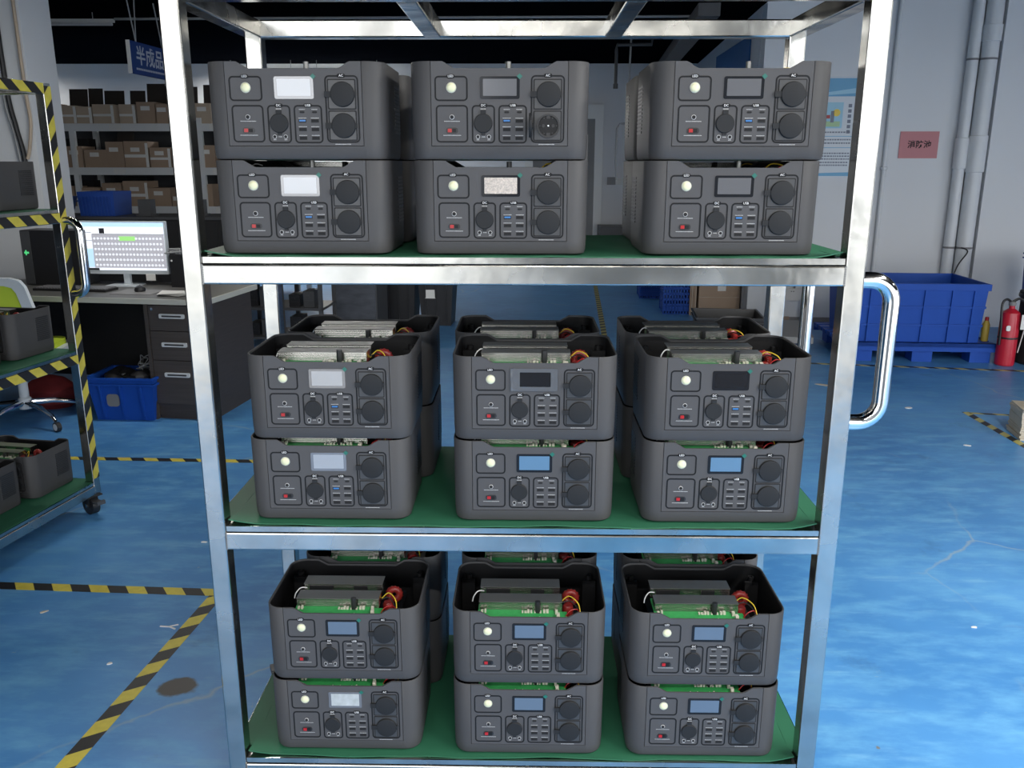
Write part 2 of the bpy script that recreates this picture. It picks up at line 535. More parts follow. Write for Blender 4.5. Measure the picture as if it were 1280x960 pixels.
# square column right of the drain pipes, and the pillar behind the left cart
structure(MB().box(0, 0.42, -0.12, 0.0, 0, CZ).build('wall_column', M['wall'], None, (4.125, A0[1] + (4.125 - A0[0]) * math.tan(BR) + 0.001, 0), BR))
structure(MB().box(-0.62, 0, 0, 0.4, 0, CZ).build('wall_pillar', M['wall'], None, (-3.435, 4.5, 0), 0))
# far door in the back wall
dr = structure(MB().box(0, 0.9, -0.05, 0, 0, 2.1).build('door_1', M['trolley'], None, (0.10, 11.34, 0)))
MB().box(0.52, 0.80, -0.056, -0.05, 1.15, 1.9).build('door_glass', M['scr_grey'], dr)
MB().box(0.90, 1.02, -0.07, 0, 0, 2.3).build('door_frame', M['white'], dr)
MB().box(-0.12, 0, -0.07, 0, 0, 2.3).build('door_frame', M['white'], dr)
MB().box(0, 0.9, -0.07, 0, 2.1, 2.3).build('door_frame', M['white'], dr)

# ------------------------------------------------------------------ ceiling lamps
def ceiling_lamp(loc, rz, label, length=1.2, on=True, power=42, group=None):
    t = thing('ceiling_tube_lamp', label, 'lamp', loc, rz, group)
    L2 = length / 2
    MB().box(-L2 - 0.02, L2 + 0.02, -0.02, 0.02, -0.030, 0).build('lamp_body', M['white'], t)
    MB().tube([(-L2, 0, -0.045), (L2, 0, -0.045)], 0.014, 10).build('lamp_tube', M['tube_on' if on else 'tube_off'], t)
    MB().tube([(-L2 * 0.7, 0, 0), (-L2 * 0.7, 0, CZ - loc[2])], 0.004, 6).build('hanger', M['duct'], t)
    MB().tube([(L2 * 0.7, 0, 0), (L2 * 0.7, 0, CZ - loc[2])], 0.004, 6).build('hanger', M['duct'], t)
    if on:
        ld = bpy.data.lights.new('lamp_light', 'AREA')
        ld.shape = 'RECTANGLE'
        ld.size, ld.size_y = length, 0.03
        ld.energy = power
        ld.color = (1.0, 0.97, 0.91)
        lo = bpy.data.objects.new('lamp_light', ld)
        COL.objects.link(lo)
        lo.parent = t
        lo.location = (0, 0, -0.065)
    return t
LG = 'lit ceiling tubes over the hall'
LN = ('added behind the camera to brighten the floor', 'added to brighten the right floor, nearest one', 'added to brighten the right floor, second one', 'toward the right wall', 'over the floor between cart and desk', 'added to brighten the far wall, left one', 'added to brighten the far wall, right one', 'added behind the pillar to brighten far wall')  # camera-side and far-wall lamps are unseen, added to brighten floor and wall
for k, (x, y, pw) in enumerate(((0.4, -2.4, 60), (2.0, -1.5, 60), (2.1, -0.2, 75), (4.4, 0.6, 30), (-1.9, 3.0, 24), (-3.7, 10.9, 40), (-2.5, 10.9, 36), (-7.9, 10.7, 46))):
    ceiling_lamp((x, y, CZ - 0.10), R(90) if 0 < k < 4 else 0, 'lit white tube lamp under the black ceiling, ' + LN[k], power=pw, group=LG)
ceiling_lamp((-4.55, 7.0, 2.80), R(1.0), 'unlit grey tube lamp on the conduit left of the hanging blue sign', on=False)
tag(MB().tube([(-7.5, 7.02, 2.80), (-5.2, 7.0, 2.80)], 0.018, 8).tube([(-3.92, 7.0, 2.80), (1.6, 6.9, 2.80)], 0.012, 8).build('ceiling_conduit', M['duct']),
    'thin grey conduit running along under the black ceiling', 'conduit')
tag(MB().box(-0.09, 0.09, 0, 5.2, -0.10, 0).build('cable_tray', M['darkgrey'], None, (1.5, 5.9, 2.75), R(-4)),
    'dark cable tray running back beside the white side wall', 'cable tray')
for k, (a, b) in enumerate((((1.15, 8.0, 2.70), (0.96, 8.0, 2.70)),)):
    t = MB().tube([(1.35, 8.05, CZ), (1.33, 8.05, 2.70), (0.96, 8.0, 2.69), (0.955, 8.0, 2.64), (0.955, 8.0, 2.26)], 0.018, 8)
    t.disc((0.955, 8.0), 0.026, 2.25, 2.30, 'z', 10)
    tag(t.build('hanging_hook', M['darkgrey']), 'dark hanging pipe with a straight drop in front of the far white wall', 'pipe')
tag(MB().tube([(1.10, 8.1, 1.90), (1.02, 8.05, 1.89), (0.99, 8.05, 1.84), (0.985, 8.05, 1.5), (1.0, 8.05, 1.3)], 0.012, 8).tube([(1.10, 8.1, 1.90), (1.12, 8.1, 2.86)], 0.01, 8).build('hanging_cable', M['duct']),
    'grey looped cable hanging between the middle and right stacks on the top shelf', 'cable')
jb = thing('junction_box', 'small grey junction box with white sticker on the far wall', 'electrical box', (1.30, 11.34, 1.22))
MB().box(-0.10, 0.02, -0.05, 0, -0.05, 0.06).build('box_body', M['greyp'], jb)
MB().box(0.02, 0.16, -0.05, 0, -0.05, 0.04).build('sticker', M['label'], jb)
tag(MB().box(0.86, 2.0, -0.5, 0, 0.0, 0.60).build('low_bench', M['darkgrey'], None, (0.2, 11.2, 0)), 'low dark bench along the far white wall', 'bench')

# ------------------------------------------------------------------ floor tapes (flat printed tape stuck to the floor)
def floor_tape(p, q, w, label, m=None, group=None):
    p, q = Vector((*p, 0)), Vector((*q, 0))
    d = q - p
    o = MB().box(0, d.length, -w / 2, w / 2, 0.0002, 0.0012).build('floor_tape', m or M['tape'], None, p, math.atan2(d.y, d.x))
    return tag(o, label, 'tape', group)
floor_tape((-3.2, 1.145), (-1.08, 1.048), 0.05, 'black and yellow floor tape running across to the rack from the left')
floor_tape((-1.075, 1.025), (-1.20, -0.55), 0.05, 'black and yellow floor tape running toward the camera beside the bare patch')
floor_tape((-3.6, 2.49), (-0.2, 2.385), 0.045, 'black and yellow floor tape between the left cart and the desk')
floor_tape((2.1, 4.72), (4.4, 4.38), 0.045, 'black and yellow floor tape in front of the blue pallet', M['tape_fine'])
floor_tape((2.707, 3.40), (2.70, 2.2), 0.045, 'black and yellow floor tape beside the paper stack at right', M['tape_fine'])
floor_tape((2.72, 3.378), (3.6, 3.22), 0.03, 'worn floor tape behind the paper stack at right', M['tape_fine'])
floor_tape((0.69, 5.5), (0.98, 11.0), 0.05, 'worn black and yellow floor tape running back down the dark aisle', M['tape_fine'])

# ------------------------------------------------------------------ rack (used for the main rack and for the left cart)
RW, RD, RT = 1.345, 0.542, 0.04
LEV = [(1.2398, 1.2807, 1.2958), (0.6666, 0.7065, 0.7228), (0.0890, 0.1297, 0.1469)]   # rail bottom, rail top, mat top
RM = {}
CD = 0.70      # the left cart is deeper
def tube_mesh(key, length, axis):
    if key in RM:
        return RM[key]
    pts = rrect(0, 0, RT, RT, 0.0035, 2)
    RM[key] = MB().prism(pts, 0, length, axis).mesh(key, M['steel'], 12)
    return RM[key]
def make_rack(label, loc, rz, top, RD):
    t = thing('shelf_rack', label, 'rack', loc, rz)
    X = RW / 2
    zt = top
    for sx in (-1, 1):
        for yy in (RT / 2, RD - RT / 2):
            place('upright', tube_mesh('upright%.3f' % zt, zt - 0.089, 'z'), t, (sx * (X - RT / 2), yy, 0.089))
    for (c, b, s) in LEV + [(zt - RT, zt, None)]:
        for yy in (RT / 2, RD - RT / 2):
            o = place('rail', tube_mesh('rail_long', RW - 2 * RT, 'x'), t, (-(X - RT), yy, (b + c) / 2))
        for sx in (-1, 1):
            o = place('rail', tube_mesh('rail_short' + str(RD), RD - 2 * RT, 'y'), t, (sx * (X - RT / 2), RT, (b + c) / 2))
    for bx in (-0.2195, 0.2135):
        place('brace', tube_mesh('rail_short' + str(RD), RD - 2 * RT, 'y'), t, (bx, RT, zt - RT / 2))
    e = RT + 0.001
    def cross(i):
        a, d = X - i, RD - i
        return [(-X + e, i), (X - e, i), (X - e, e), (a, e), (a, RD - e), (X - e, RD - e), (X - e, d), (-X + e, d), (-X + e, RD - e), (-a, RD - e), (-a, e), (-X + e, e)]
    if 'pan%.2f' % RD not in RM:
        RM['pan%.2f' % RD] = MB().prism(cross(0.003), 0, 0.012, 'z').mesh('shelf_pan', M['steel'])
        # rubber mat: a gently wavy sheet with lifted front corners
        nx, ny = 46, 18
        mb = MB()
        wx, wy = X - RT - 0.004, RD
        r_ = random.Random(3)
        def zz(i, j):
            u, v = i / nx * 2 - 1, j / ny
            z = 0.0006 * math.sin(i * 1.3) * (1 - v) + 0.0007 * math.sin(j * 0.9 + i * 0.31)
            lift = max(0, abs(u) - 0.93) / 0.07 * max(0, 0.10 - v) / 0.10
            return z + 0.011 * lift
        def yy_(i, j):
            return 0.010 + (RD - 0.016) * j / ny + (0.003 * math.sin(i * 0.55) if j == 0 else 0)
        vs = [(-wx + 2 * wx * i / nx, yy_(i, j), zz(i, j)) for j in range(ny + 1) for i in range(nx + 1)]
        fs = [(j * (nx + 1) + i, j * (nx + 1) + i + 1, (j + 1) * (nx + 1) + i + 1, (j + 1) * (nx + 1) + i) for j in range(ny) for i in range(nx)]
        n0 = len(vs)
        vs += [(x, y, z - 0.0022) for x, y, z in vs]
        fs += [tuple(k + n0 for k in f[::-1]) for f in fs]
        edge = [i for i in range(nx + 1)] + [j * (nx + 1) + nx for j in range(1, ny + 1)] + [ny * (nx + 1) + i for i in range(nx - 1, -1, -1)] + [j * (nx + 1) for j in range(ny - 1, 0, -1)]
        for k in range(len(edge)):
            a, b2 = edge[k], edge[(k + 1) % len(edge)]
            fs.append((a, a + n0, b2 + n0, b2))
        mb.add(vs, fs)
        for sx in (-1, 1):
            mb.box(min(sx * wx, sx * (X - 0.006)), max(sx * wx, sx * (X - 0.006)), RT + 0.004, RD - RT - 0.004, -0.0022, 0)
        RM['mat%.2f' % RD] = mb.mesh('shelf_mat', M['mat_green'], 50)
        mb = MB().box(-0.035, 0.035, -0.035, 0.035, 0.082, 0.089).box(-0.012, 0.012, -0.018, 0.018, 0.070, 0.082)
        mb.box(-0.022, -0.018, -0.02, 0.02, 0.036, 0.075).box(0.018, 0.022, -0.02, 0.02, 0.036, 0.075)
        RM['fork'] = mb.mesh('caster_fork', M['black'])
        RM['wheel'] = MB().disc((0, 0.042), 0.042, -0.016, 0.016, 'x', 24).mesh('caster_wheel', M['black'])
        RM['bolt'] = MB().disc((0, 0.042), 0.008, -0.0245, 0.0245, 'x', 10).mesh('axle_bolt', M['chrome'])
        RM['pedal'] = MB().box(-0.015, 0.015, -0.075, -0.02, 0.062, 0.068).box(-0.018, 0.018, -0.082, -0.070, 0.058, 0.074).mesh('brake_pedal', M['darkgrey'])
        # round bent handle
        pts = [(0, 0, 0.147)]
        rr = 0.045
        for k in range(9):
            a = R(90 - 90 * k / 8)
            pts.append((0.064 - rr + rr * math.cos(a), 0, 0.147 - rr + rr * math.sin(a)))
        for k in range(9):
            a = R(-90 * k / 8)
            pts.append((0.064 - rr + rr * math.cos(a), 0, -0.147 + rr + rr * math.sin(a)))
        pts.append((0, 0, -0.147))
        RM['handle'] = MB().tube(pts, 0.0165, 16).mesh('handle', M['chrome'], 60)
        bead = MB()
        for k in range(9):
            bead.disc((0, -0.018 + 0.0045 * k), 0.0022, -0.0012, 0.0006, 'y', 6)
        RM['weld'] = bead.mesh('weld_bead', M['plate'])
    for (c, b, s) in LEV:
        p = place('shelf_pan', RM['pan%.2f' % RD], t, (0, 0, b + 0.0018))
        place('shelf_mat', RM['mat%.2f' % RD], t, (0, 0, s + 0.0002))['label'] = 'green rubber mat'
        for sx in (-1, 1):
            place('weld_bead', RM['weld'], t, (sx * (X - RT), 0.0, (b + c) / 2))
    for yy in (RT / 2, RD - RT / 2):
        place('handle', RM['handle'], t, (X, yy, 1.104))
    for sx in (-1, 1):
        for yy in (RT / 2 + 0.015, RD - RT / 2 - 0.015):
            f = place('caster', RM['fork'], t, (sx * (X - RT / 2 - 0.01), yy, 0), R(66 * sx))
            place('caster_wheel', RM['wheel'], f)
            place('brake_pedal', RM['pedal'], f)
            place('axle_bolt', RM['bolt'], f)
    return t
rack = make_rack('tall polished steel rack with three green shelves and a chrome side handle', (0, 0, 0), 0, 1.806, RD)
CR = R(-9.0)
ca, sa = math.cos(CR), math.sin(CR)
# the cart's rear right corner stands at (-1.835, 1.775)
cart_loc = Vector((-1.835 - (RW / 2 * ca - CD * sa), 1.775 - (RW / 2 * sa + CD * ca), 0))
cart = make_rack('steel shelf cart cut by the left edge with black and yellow tape on its frame', cart_loc, CR, 1.770, CD)
def cart_tape(length, w, loc, rot, name='hazard_tape'):
    o = MB().box(0, length, -w / 2, w / 2, 0, 0.0008).build(name, M['tape_cart'], cart, loc)
    o.rotation_euler = rot
    return o
XR = RW / 2 + 0.0004
# tape on the outer side of the right hand frame: uprights (run down), rails (run along the depth)
for yy in (RT / 2, CD - RT / 2):
    cart_tape(1.60, 0.038, (XR, yy, 0.16), (R(90), R(-90), R(90)))
for z in (1.750, 1.262, 0.688):
    cart_tape(CD - 2 * RT, 0.038, (XR, RT, z), (R(90), 0, R(90)))

# ------------------------------------------------------------------ power station
SW, SD, SH, SN = 0.345, 0.248, 0.182, 0.169
XS = 0.131
def topz(x):
    a = abs(x)
    if a >= 0.1085: return SH
    if a <= 0.0855: return SN
    return SN + (SH - SN) * (a - 0.0855) / 0.023
def shell_loop(off, z=None, seam=0.0, dz=0.0, taper=0.0):
    """plan outline from front-left corner, clockwise seen from above; off = inset"""
    w, r = SW / 2 - off - taper, max(0.004, 0.037 - off)
    y0, y1 = off, SD - off
    pts = []
    fx = [-XS - 0.0006, -XS, -0.1085, -0.0855, 0.0, 0.0855, 0.1085, XS, XS + 0.0006]
    for x in fx:
        pts.append((x, y0 + (seam if abs(x) <= XS else 0)))
    for k in range(7):
        a = R(-90 + 90 * k / 6)
        pts.append((w - r + r * math.cos(a), y0 + r + r * math.sin(a)))
    for k in range(7):
        a = R(90 * k / 6)
        pts.append((w - r + r * math.cos(a), y1 - r + r * math.sin(a)))
    for x in fx[::-1]:
        pts.append((x, y1))
    for k in range(7):
        a = R(90 + 90 * k / 6)
        pts.append((-w + r + r * math.cos(a), y1 - r + r * math.sin(a)))
    for k in range(7):
        a = R(180 + 90 * k / 6)
        pts.append((-w + r + r * math.cos(a), y0 + r + r * math.sin(a)))
    out = []
    for x, y in pts:
        edge = (y < 0.02 or y > SD - 0.02)
        zz = z if z is not None else ((topz(x) if edge else SH) + dz)
        out.append((x, y, zz))
    return out
def shell_mesh():
    loops = [shell_loop(0.012, 0.0), shell_loop(0.004, 0.0025), shell_loop(0.0008, 0.009, 0, 0, 0.0012), shell_loop(0, 0.0262, 0, 0, 0.001),
             shell_loop(0, 0.0270, 0.003, 0, 0.001), shell_loop(0, None, 0.003, -0.0012), shell_loop(0.0008, None, 0.0022), shell_loop(0.0028, None, 0.0006),
             shell_loop(0.0036, None, 0.0003, -0.002), shell_loop(0.0042, 0.02), shell_loop(0.02, 0.018)]
    n = len(loops[0])
    vs = [p for l in loops for p in l]
    fs = []
    for i in range(len(loops) - 1):
        for k in range(n):
            j = (k + 1) % n
            fs.append((i * n + k, i * n + j, (i + 1) * n + j, (i + 1) * n + k))
    fs.append(tuple(range(n - 1, -1, -1)))
    fs.append(tuple(range((len(loops) - 1) * n, len(loops) * n)))
    return MB().add(vs, fs)

S = {}
def sm(key, mb, m, sharp=35):
    S[key] = mb.mesh(key, M[m] if isinstance(m, str) else m, sharp)
    return S[key]
FP = -0.0006          # front plane of the panel
sm('shell', shell_mesh(), 'shell', 40)
# inner shade of the shell painted as a black liner just inside
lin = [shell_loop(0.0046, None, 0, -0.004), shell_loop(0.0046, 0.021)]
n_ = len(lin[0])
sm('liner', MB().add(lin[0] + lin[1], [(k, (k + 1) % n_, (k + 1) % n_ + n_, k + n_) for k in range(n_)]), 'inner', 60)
pp = [(-0.1302, 0.0276), (0.1302, 0.0276), (0.1302, SH - 0.0004), (0.1090, SH - 0.0004), (0.1030, SH - 0.0030), (0.0905, SN + 0.0015), (0.0845, SN), (-0.0845, SN), (-0.0905, SN + 0.0015), (-0.1030, SH - 0.0030), (-0.1090, SH - 0.0004), (-0.1302, SH - 0.0004)]
sm('front_panel', MB().prism(pp, FP, 0.0028), 'panel')
def border(cx, cz, w, h, r):
    return MB().ring(rrect(cx, cz, w, h, r), rrect(cx, cz, w - 0.0040, h - 0.0040, r - 0.0020), FP - 0.0006, FP + 0.0004)
BORD = [(-0.0920, 0.1325, 0.0615, 0.0440, 0.007), (-0.0911, 0.0680, 0.0600, 0.0675, 0.007), (-0.0308, 0.0672, 0.0430, 0.0690, 0.007), (0.0254, 0.0672, 0.0530, 0.0690, 0.007), (0.0922, 0.0947, 0.0630, 0.1220, 0.008)]
for i, b_ in enumerate(BORD):
    sm('border%d' % i, border(*b_), 'line')
    sm('groove%d' % i, MB().ring(rrect(b_[0], b_[1], b_[2] + 0.0018, b_[3] + 0.0018, b_[4] + 0.0009), rrect(b_[0], b_[1], b_[2] - 0.0002, b_[3] - 0.0002, b_[4]), FP - 0.0004, FP + 0.0004), 'line')
TAGS = [(-0.0927, 0.1545, 'LED'), (-0.0307, 0.1017, 'DC'), (0.0257, 0.1017, 'USB'), (0.0922, 0.1557, 'AC')]
for i, (x, z, s) in enumerate(TAGS):
    sm('badge%d' % i, MB().prism(rrect(x, z, 0.0160, 0.0072, 0.0034, 3), FP - 0.0012, FP), 'line')
sm('led_lamp', MB().lathe([(0.0098, FP), (0.0098, FP - 0.0012), (0.0085, FP - 0.0016)], (-0.0918, 0, 0.1342), 22, 'y'), 'lensring')
sm('led_lens', MB().lathe([(0.0084, FP - 0.0012), (0.0082, FP - 0.0022), (0.006, FP - 0.0034), (0.0025, FP - 0.0040)], (-0.0918, 0, 0.1342), 22, 'y'), 'lens', 70)
sm('jack_big', MB().lathe([(0.0046, FP), (0.0046, FP - 0.0012), (0.0040, FP - 0.0014)], (-0.0912, 0, 0.0804), 16, 'y'), 'print_grey')
sm('jack_big_hole', MB().disc((-0.0912, 0.0804), 0.0036, FP - 0.0020, FP - 0.0010, 'y', 14), 'matblack')
sm('connector', MB().prism(rrect(-0.0912, 0.0556, 0.0235, 0.0112, 0.0052), FP - 0.0010, FP), 'black')
sm('conn_red', MB().box(-0.0995, -0.0920, FP - 0.0026, FP - 0.0008, 0.0525, 0.0590), 'red')
sm('conn_grey', MB().box(-0.0905, -0.0835, FP - 0.0022, FP - 0.0008, 0.0525, 0.0590), 'inner')
capm = MB().lathe([(0.0178, FP), (0.0178, FP - 0.0028), (0.0166, FP - 0.0042)], (-0.0312, 0, 0.0690), 26, 'y')
sm('dc_cap', capm, 'cap')
sm('dc_tab', MB().box(-0.0363, -0.0261, FP - 0.0030, FP, 0.0850, 0.0930), 'cap')
sm('dc_latch', MB().box(-0.0352, -0.0272, FP - 0.0026, FP, 0.0475, 0.0520), 'cap')
for i, x in enumerate((-0.0415, -0.0202)):
    sm('djack%d' % i, MB().lathe([(0.0040, FP), (0.0040, FP - 0.0008)], (x, 0, 0.0440), 14, 'y'), 'print_grey')
    sm('djackh%d' % i, MB().disc((x, 0.0440), 0.0030, FP - 0.0014, FP - 0.0006, 'y', 12), 'matblack')
USB = []
for r_i, z in enumerate((0.0895, 0.0734, 0.0575, 0.0413)):
    for c_i, x in enumerate((0.0140, 0.0382)):
        USB.append((x, z, r_i == 0))
sm('usb_c', MB().prism(rrect(0, 0, 0.0092, 0.0036, 0.0017, 3), FP - 0.0008, FP), 'matblack')
sm('usb_a', MB().box(-0.0072, 0.0072, FP - 0.0008, FP, -0.0030, 0.0028), 'matblack')
sm('usb_tongue', MB().box(-0.0056, 0.0056, FP - 0.0012, FP - 0.0006, 0.0006, 0.0018), 'line')
sm('usb_tongue_blue', MB().box(-0.0060, 0.0060, FP - 0.0012, FP - 0.0006, -0.0012, 0.0020), 'usbblue')
# small white captions (too small to read in the photograph): fine printed strokes
cap_mb = MB()
r3 = random.Random(11)
def strokes(cx, cz, w, h=0.0016):
    x = cx - w / 2
    while x < cx + w / 2:
        q = r3.uniform(0.0007, 0.0016)
        cap_mb.box(x, min(x + q, cx + w / 2), FP - 0.0002, FP + 0.0001, cz - h / 2 * r3.uniform(0.7, 1), cz + h / 2 * r3.uniform(0.7, 1))
        x += q + 0.0004
strokes(-0.0912, 0.0728, 0.0300); strokes(-0.0912, 0.0468, 0.0340)
strokes(-0.0312, 0.0955, 0.0100, 0.0020); strokes(-0.0308, 0.0440, 0.0070); strokes(-0.0415, 0.0384, 0.0055); strokes(-0.0202, 0.0384, 0.0055)
for x, z, c in USB:
    strokes(x, z + 0.0052, 0.0115 if c else 0.0155, 0.0015)
strokes(0.0905, 0.0300, 0.0300)
sm('captions', cap_mb, 'print_grey')
OUT = [(0.0921, 0.1220), (0.0921, 0.0645)]
for i, (x, z) in enumerate(OUT):
    sm('outlet%d' % i, MB().prism(rrect(x, z, 0.0500, 0.0515, 0.0015, 2), FP - 0.0016, FP), 'outletp')
    sm('outedge%d' % i, MB().ring(rrect(x, z, 0.0542, 0.0556, 0.0022, 2), rrect(x, z, 0.0500, 0.0515, 0.0012, 2), FP - 0.0010, FP), 'matblack')
    mb = MB().lathe([(0.0232, FP - 0.0016), (0.0232, FP - 0.0046), (0.0222, FP - 0.0062), (0.0205, FP - 0.0066)], (x + 0.0016, 0, z), 30, 'y')
    sm('cover%d' % i, mb, 'cap')
    sm('covertab%d' % i, MB().box(x - 0.0330, x - 0.0190, FP - 0.0052, FP - 0.0016, z - 0.0052, z + 0.0052), 'cap')
    sm('coverlatch%d' % i, MB().box(x + 0.0230, x + 0.0270, FP - 0.0048, FP - 0.0016, z - 0.0045, z + 0.0045), 'cap')
# an uncovered outlet with the lid swung out to the left
x, z = OUT[1]
mb = MB().ring([(x + 0.0016 + 0.0222 * math.cos(2 * PI * k / 28), z + 0.0222 * math.sin(2 * PI * k / 28)) for k in range(28)],
               [(x + 0.0016 + 0.0190 * math.cos(2 * PI * k / 28), z + 0.0190 * math.sin(2 * PI * k / 28)) for k in range(28)], FP - 0.0050, FP - 0.0014)
for a in range(0, 360, 60):
    mb.box(x + 0.0016 + 0.016 * math.cos(R(a)) - 0.0012, x + 0.0016 + 0.016 * math.cos(R(a)) + 0.0012, FP - 0.0042, FP - 0.0016, z + 0.016 * math.sin(R(a)) - 0.0012, z + 0.016 * math.sin(R(a)) + 0.0012)
sm('open_ring', mb, 'black')
sm('open_well', MB().disc((x + 0.0016, z), 0.0188, FP - 0.0022, FP - 0.0016, 'y', 26), 'inner')
mb = MB()
for dx in (-0.0095, 0.0095):
    mb.disc((x + 0.0016 + dx, z), 0.0030, FP - 0.0030, FP - 0.0020, 'y', 10)
mb.box(x - 0.002, x + 0.0052, FP - 0.0034, FP - 0.002, z - 0.019, z - 0.013).box(x - 0.002, x + 0.0052, FP - 0.0034, FP - 0.002, z + 0.013, z + 0.019)
sm('open_holes', mb, 'black')
sm('open_screw', MB().disc((x + 0.0016, z), 0.0016, FP - 0.0030, FP - 0.0020, 'y', 8), 'print')
sm('open_lid', MB().lathe([(0.0222, -0.002), (0.0232, 0.0012), (0.0215, 0.0030)], (x - 0.0335, FP - 0.024, z), 24, 'x').box(x - 0.0345, x - 0.0265, FP - 0.006, FP, z - 0.005, z + 0.005), 'cap')
# display
sm('display_bezel', MB().prism(rrect(0.0008, 0.1340, 0.0756, 0.0408, 0.0035, 3), FP - 0.0012, FP), 'bezel')
S['display_bezel_w'] = S['display_bezel'].copy(); S['display_bezel_w'].materials[0] = M['bez_white']
scr = MB().prism(rrect(0.0008, 0.1345, 0.0640, 0.0308, 0.001, 2), FP - 0.0015, FP - 0.0010)
for k in ('dark', 'grey', 'blue', 'slate', 'white', 'silver', 'glitter'):
    sm('screen_' + k, scr, 'scr_' + k)
sm('film_tab', MB().prism([(0.0330, 0.1545), (0.0385, 0.1596), (0.0440, 0.1545), (0.0385, 0.1490)], FP - 0.0018, FP - 0.0012), 'teal')
fm = MB()
for i in range(10):
    for j in range(4):
        x0, z0 = -0.048 + 0.0098 * i, 0.111 + 0.0115 * j
        y = [FP - 0.0022 - 0.0010 * r3.random() for _ in range(4)]
        fm.add([(x0, y[0], z0), (x0 + 0.0098, y[1], z0), (x0 + 0.0098, y[2], z0 + 0.0115), (x0, y[3], z0 + 0.0115)], [(0, 1, 2, 3)])
fm2 = MB().ring(rrect(-0.002, 0.134, 0.098, 0.048, 0.002, 2), rrect(0.0008, 0.1345, 0.064, 0.031, 0.001, 2), FP - 0.0024, FP - 0.0014).box(-0.0495, -0.0445, FP - 0.0040, FP - 0.0014, 0.110, 0.158)
sm('loose_film', fm2, 'film')
# inside
def heatsink(x0, x1, y0, y1, z0, z1):
    pts = [(y0 + 0.003, z0)]
    k = 6
    h = (z1 - z0 - 0.002) / k
    for i in range(k):
        z = z0 + i * h
        pts += [(y0 + 0.003, z), (y0, z), (y0, z + h * 0.6), (y0 + 0.003, z + h * 0.6)]
    pts += [(y0 + 0.003, z1 - 0.002), (y0 - 0.001, z1 - 0.002), (y0 - 0.001, z1), (y1, z1), (y1, z0)]
    q = [pts[0]]
    for p in pts[1:]:
        if (abs(p[0] - q[-1][0]) + abs(p[1] - q[-1][1])) > 1e-6:
            q.append(p)
    return MB().prism(q, x0, x1, 'x')
sm('heatsink_a', heatsink(-0.113, 0.075, 0.049, 0.088, 0.1560, 0.1790), 'alu', 30)
sm('heatsink_b', heatsink(-0.113, 0.072, 0.120, 0.160, 0.1560, 0.1790), 'alu', 30)
sm('plate_a', MB().box(-0.1135, 0.0755, 0.0480, 0.0885, 0.1791, 0.1802), 'plate')
sm('plate_b', MB().box(-0.1135, 0.0725, 0.1185, 0.1605, 0.1791, 0.1802), 'plate')
sm('clip_a', MB().box(-0.100, -0.045, 0.1170, 0.122, 0.150, 0.1755), 'black')
sm('clip_b', MB().box(0.005, 0.036, 0.1170, 0.122, 0.150, 0.1755), 'black')
sm('circuit_board', MB().box(-0.1150, 0.0560, 0.0055, 0.110, 0.1565, 0.1592).box(0.0561, 0.0860, 0.0055, 0.050, 0.1535, 0.1560), 'pcb')
cm = MB()
for k in range(20):
    xx = r3.uniform(-0.045, 0.075)
    yy = r3.uniform(0.008, 0.016)
    cm.box(xx, xx + r3.uniform(0.001, 0.0035), yy, yy + 0.002, 0.154, 0.1590 + r3.uniform(0.0008, 0.0030))
cm.box(0.062, 0.069, 0.014, 0.024, 0.155, 0.1685)
sm('components', cm, 'comp')
cm = MB()
for k in range(26):
    xx = -0.108 + 0.007 * k + r3.uniform(-0.001, 0.001)
    if r3.random() < 0.4 and xx < 0.07:
        cm.box(xx, xx + r3.uniform(0.003, 0.006), 0.036, 0.044, 0.155, r3.uniform(0.161, 0.166))
sm('chips', cm, 'comp')
sm('board_flat', MB().box(-0.118, 0.118, 0.014, 0.200, 0.116, 0.120), 'inner')
sm('post', MB().disc((0.0165, 0.040), 0.0052, 0.12, 0.1805, 'z', 12), 'black')
sm('post_metal', MB().disc((0.0165, 0.040), 0.0052, 0.12, 0.1850, 'z', 12), 'plate')
tor = MB()
vs, fs = [], []
NU, NV = 30, 8
for i in range(NU):
    a = 2 * PI * i / NU
    rr = 0.0082 * (1.10 if i % 2 else 0.88)
    for j in range(NV):
        b = 2 * PI * j / NV
        q = 0.0130 + rr * math.cos(b)
        vs.append((0.0985 + q * math.cos(a), 0.128 + rr * math.sin(b), 0.1500 + q * math.sin(a)))
for i in range(NU):
    for j in range(NV):
        fs.append((i * NV + j, i * NV + (j + 1) % NV, ((i + 1) % NU) * NV + (j + 1) % NV, ((i + 1) % NU) * NV + j))
tor.add(vs, fs)
sm('coil', tor, 'copper', 60)
sm('coil2', MB().lathe([(0.010, 0.12), (0.0125, 0.125), (0.0125, 0.148), (0.010, 0.152)], (0.0905, 0.088, 0), 16, 'z'), 'copper')
def curve(pts, n=12):
    out = []
    P = [Vector(p) for p in pts]
    P = [P[0]] + P + [P[-1]]
    for i in range(1, len(P) - 2):
        for k in range(n):
            t = k / n
            out.append(0.5 * ((2 * P[i]) + (-P[i - 1] + P[i + 1]) * t + (2 * P[i - 1] - 5 * P[i] + 4 * P[i + 1] - P[i + 2]) * t * t + (-P[i - 1] + 3 * P[i] - 3 * P[i + 1] + P[i + 2]) * t ** 3))
    out.append(P[-2])
    return out
sm('wire_y', MB().tube(curve([(0.076, 0.09, 0.160), (0.093, 0.085, 0.176), (0.112, 0.060, 0.172), (0.117, 0.040, 0.155)], 6), 0.0013, 6), 'yellow')
sm('wire_r', MB().tube(curve([(0.080, 0.03, 0.150), (0.092, 0.030, 0.168), (0.108, 0.036, 0.170), (0.118, 0.05, 0.150)], 6), 0.0012, 6), 'red')
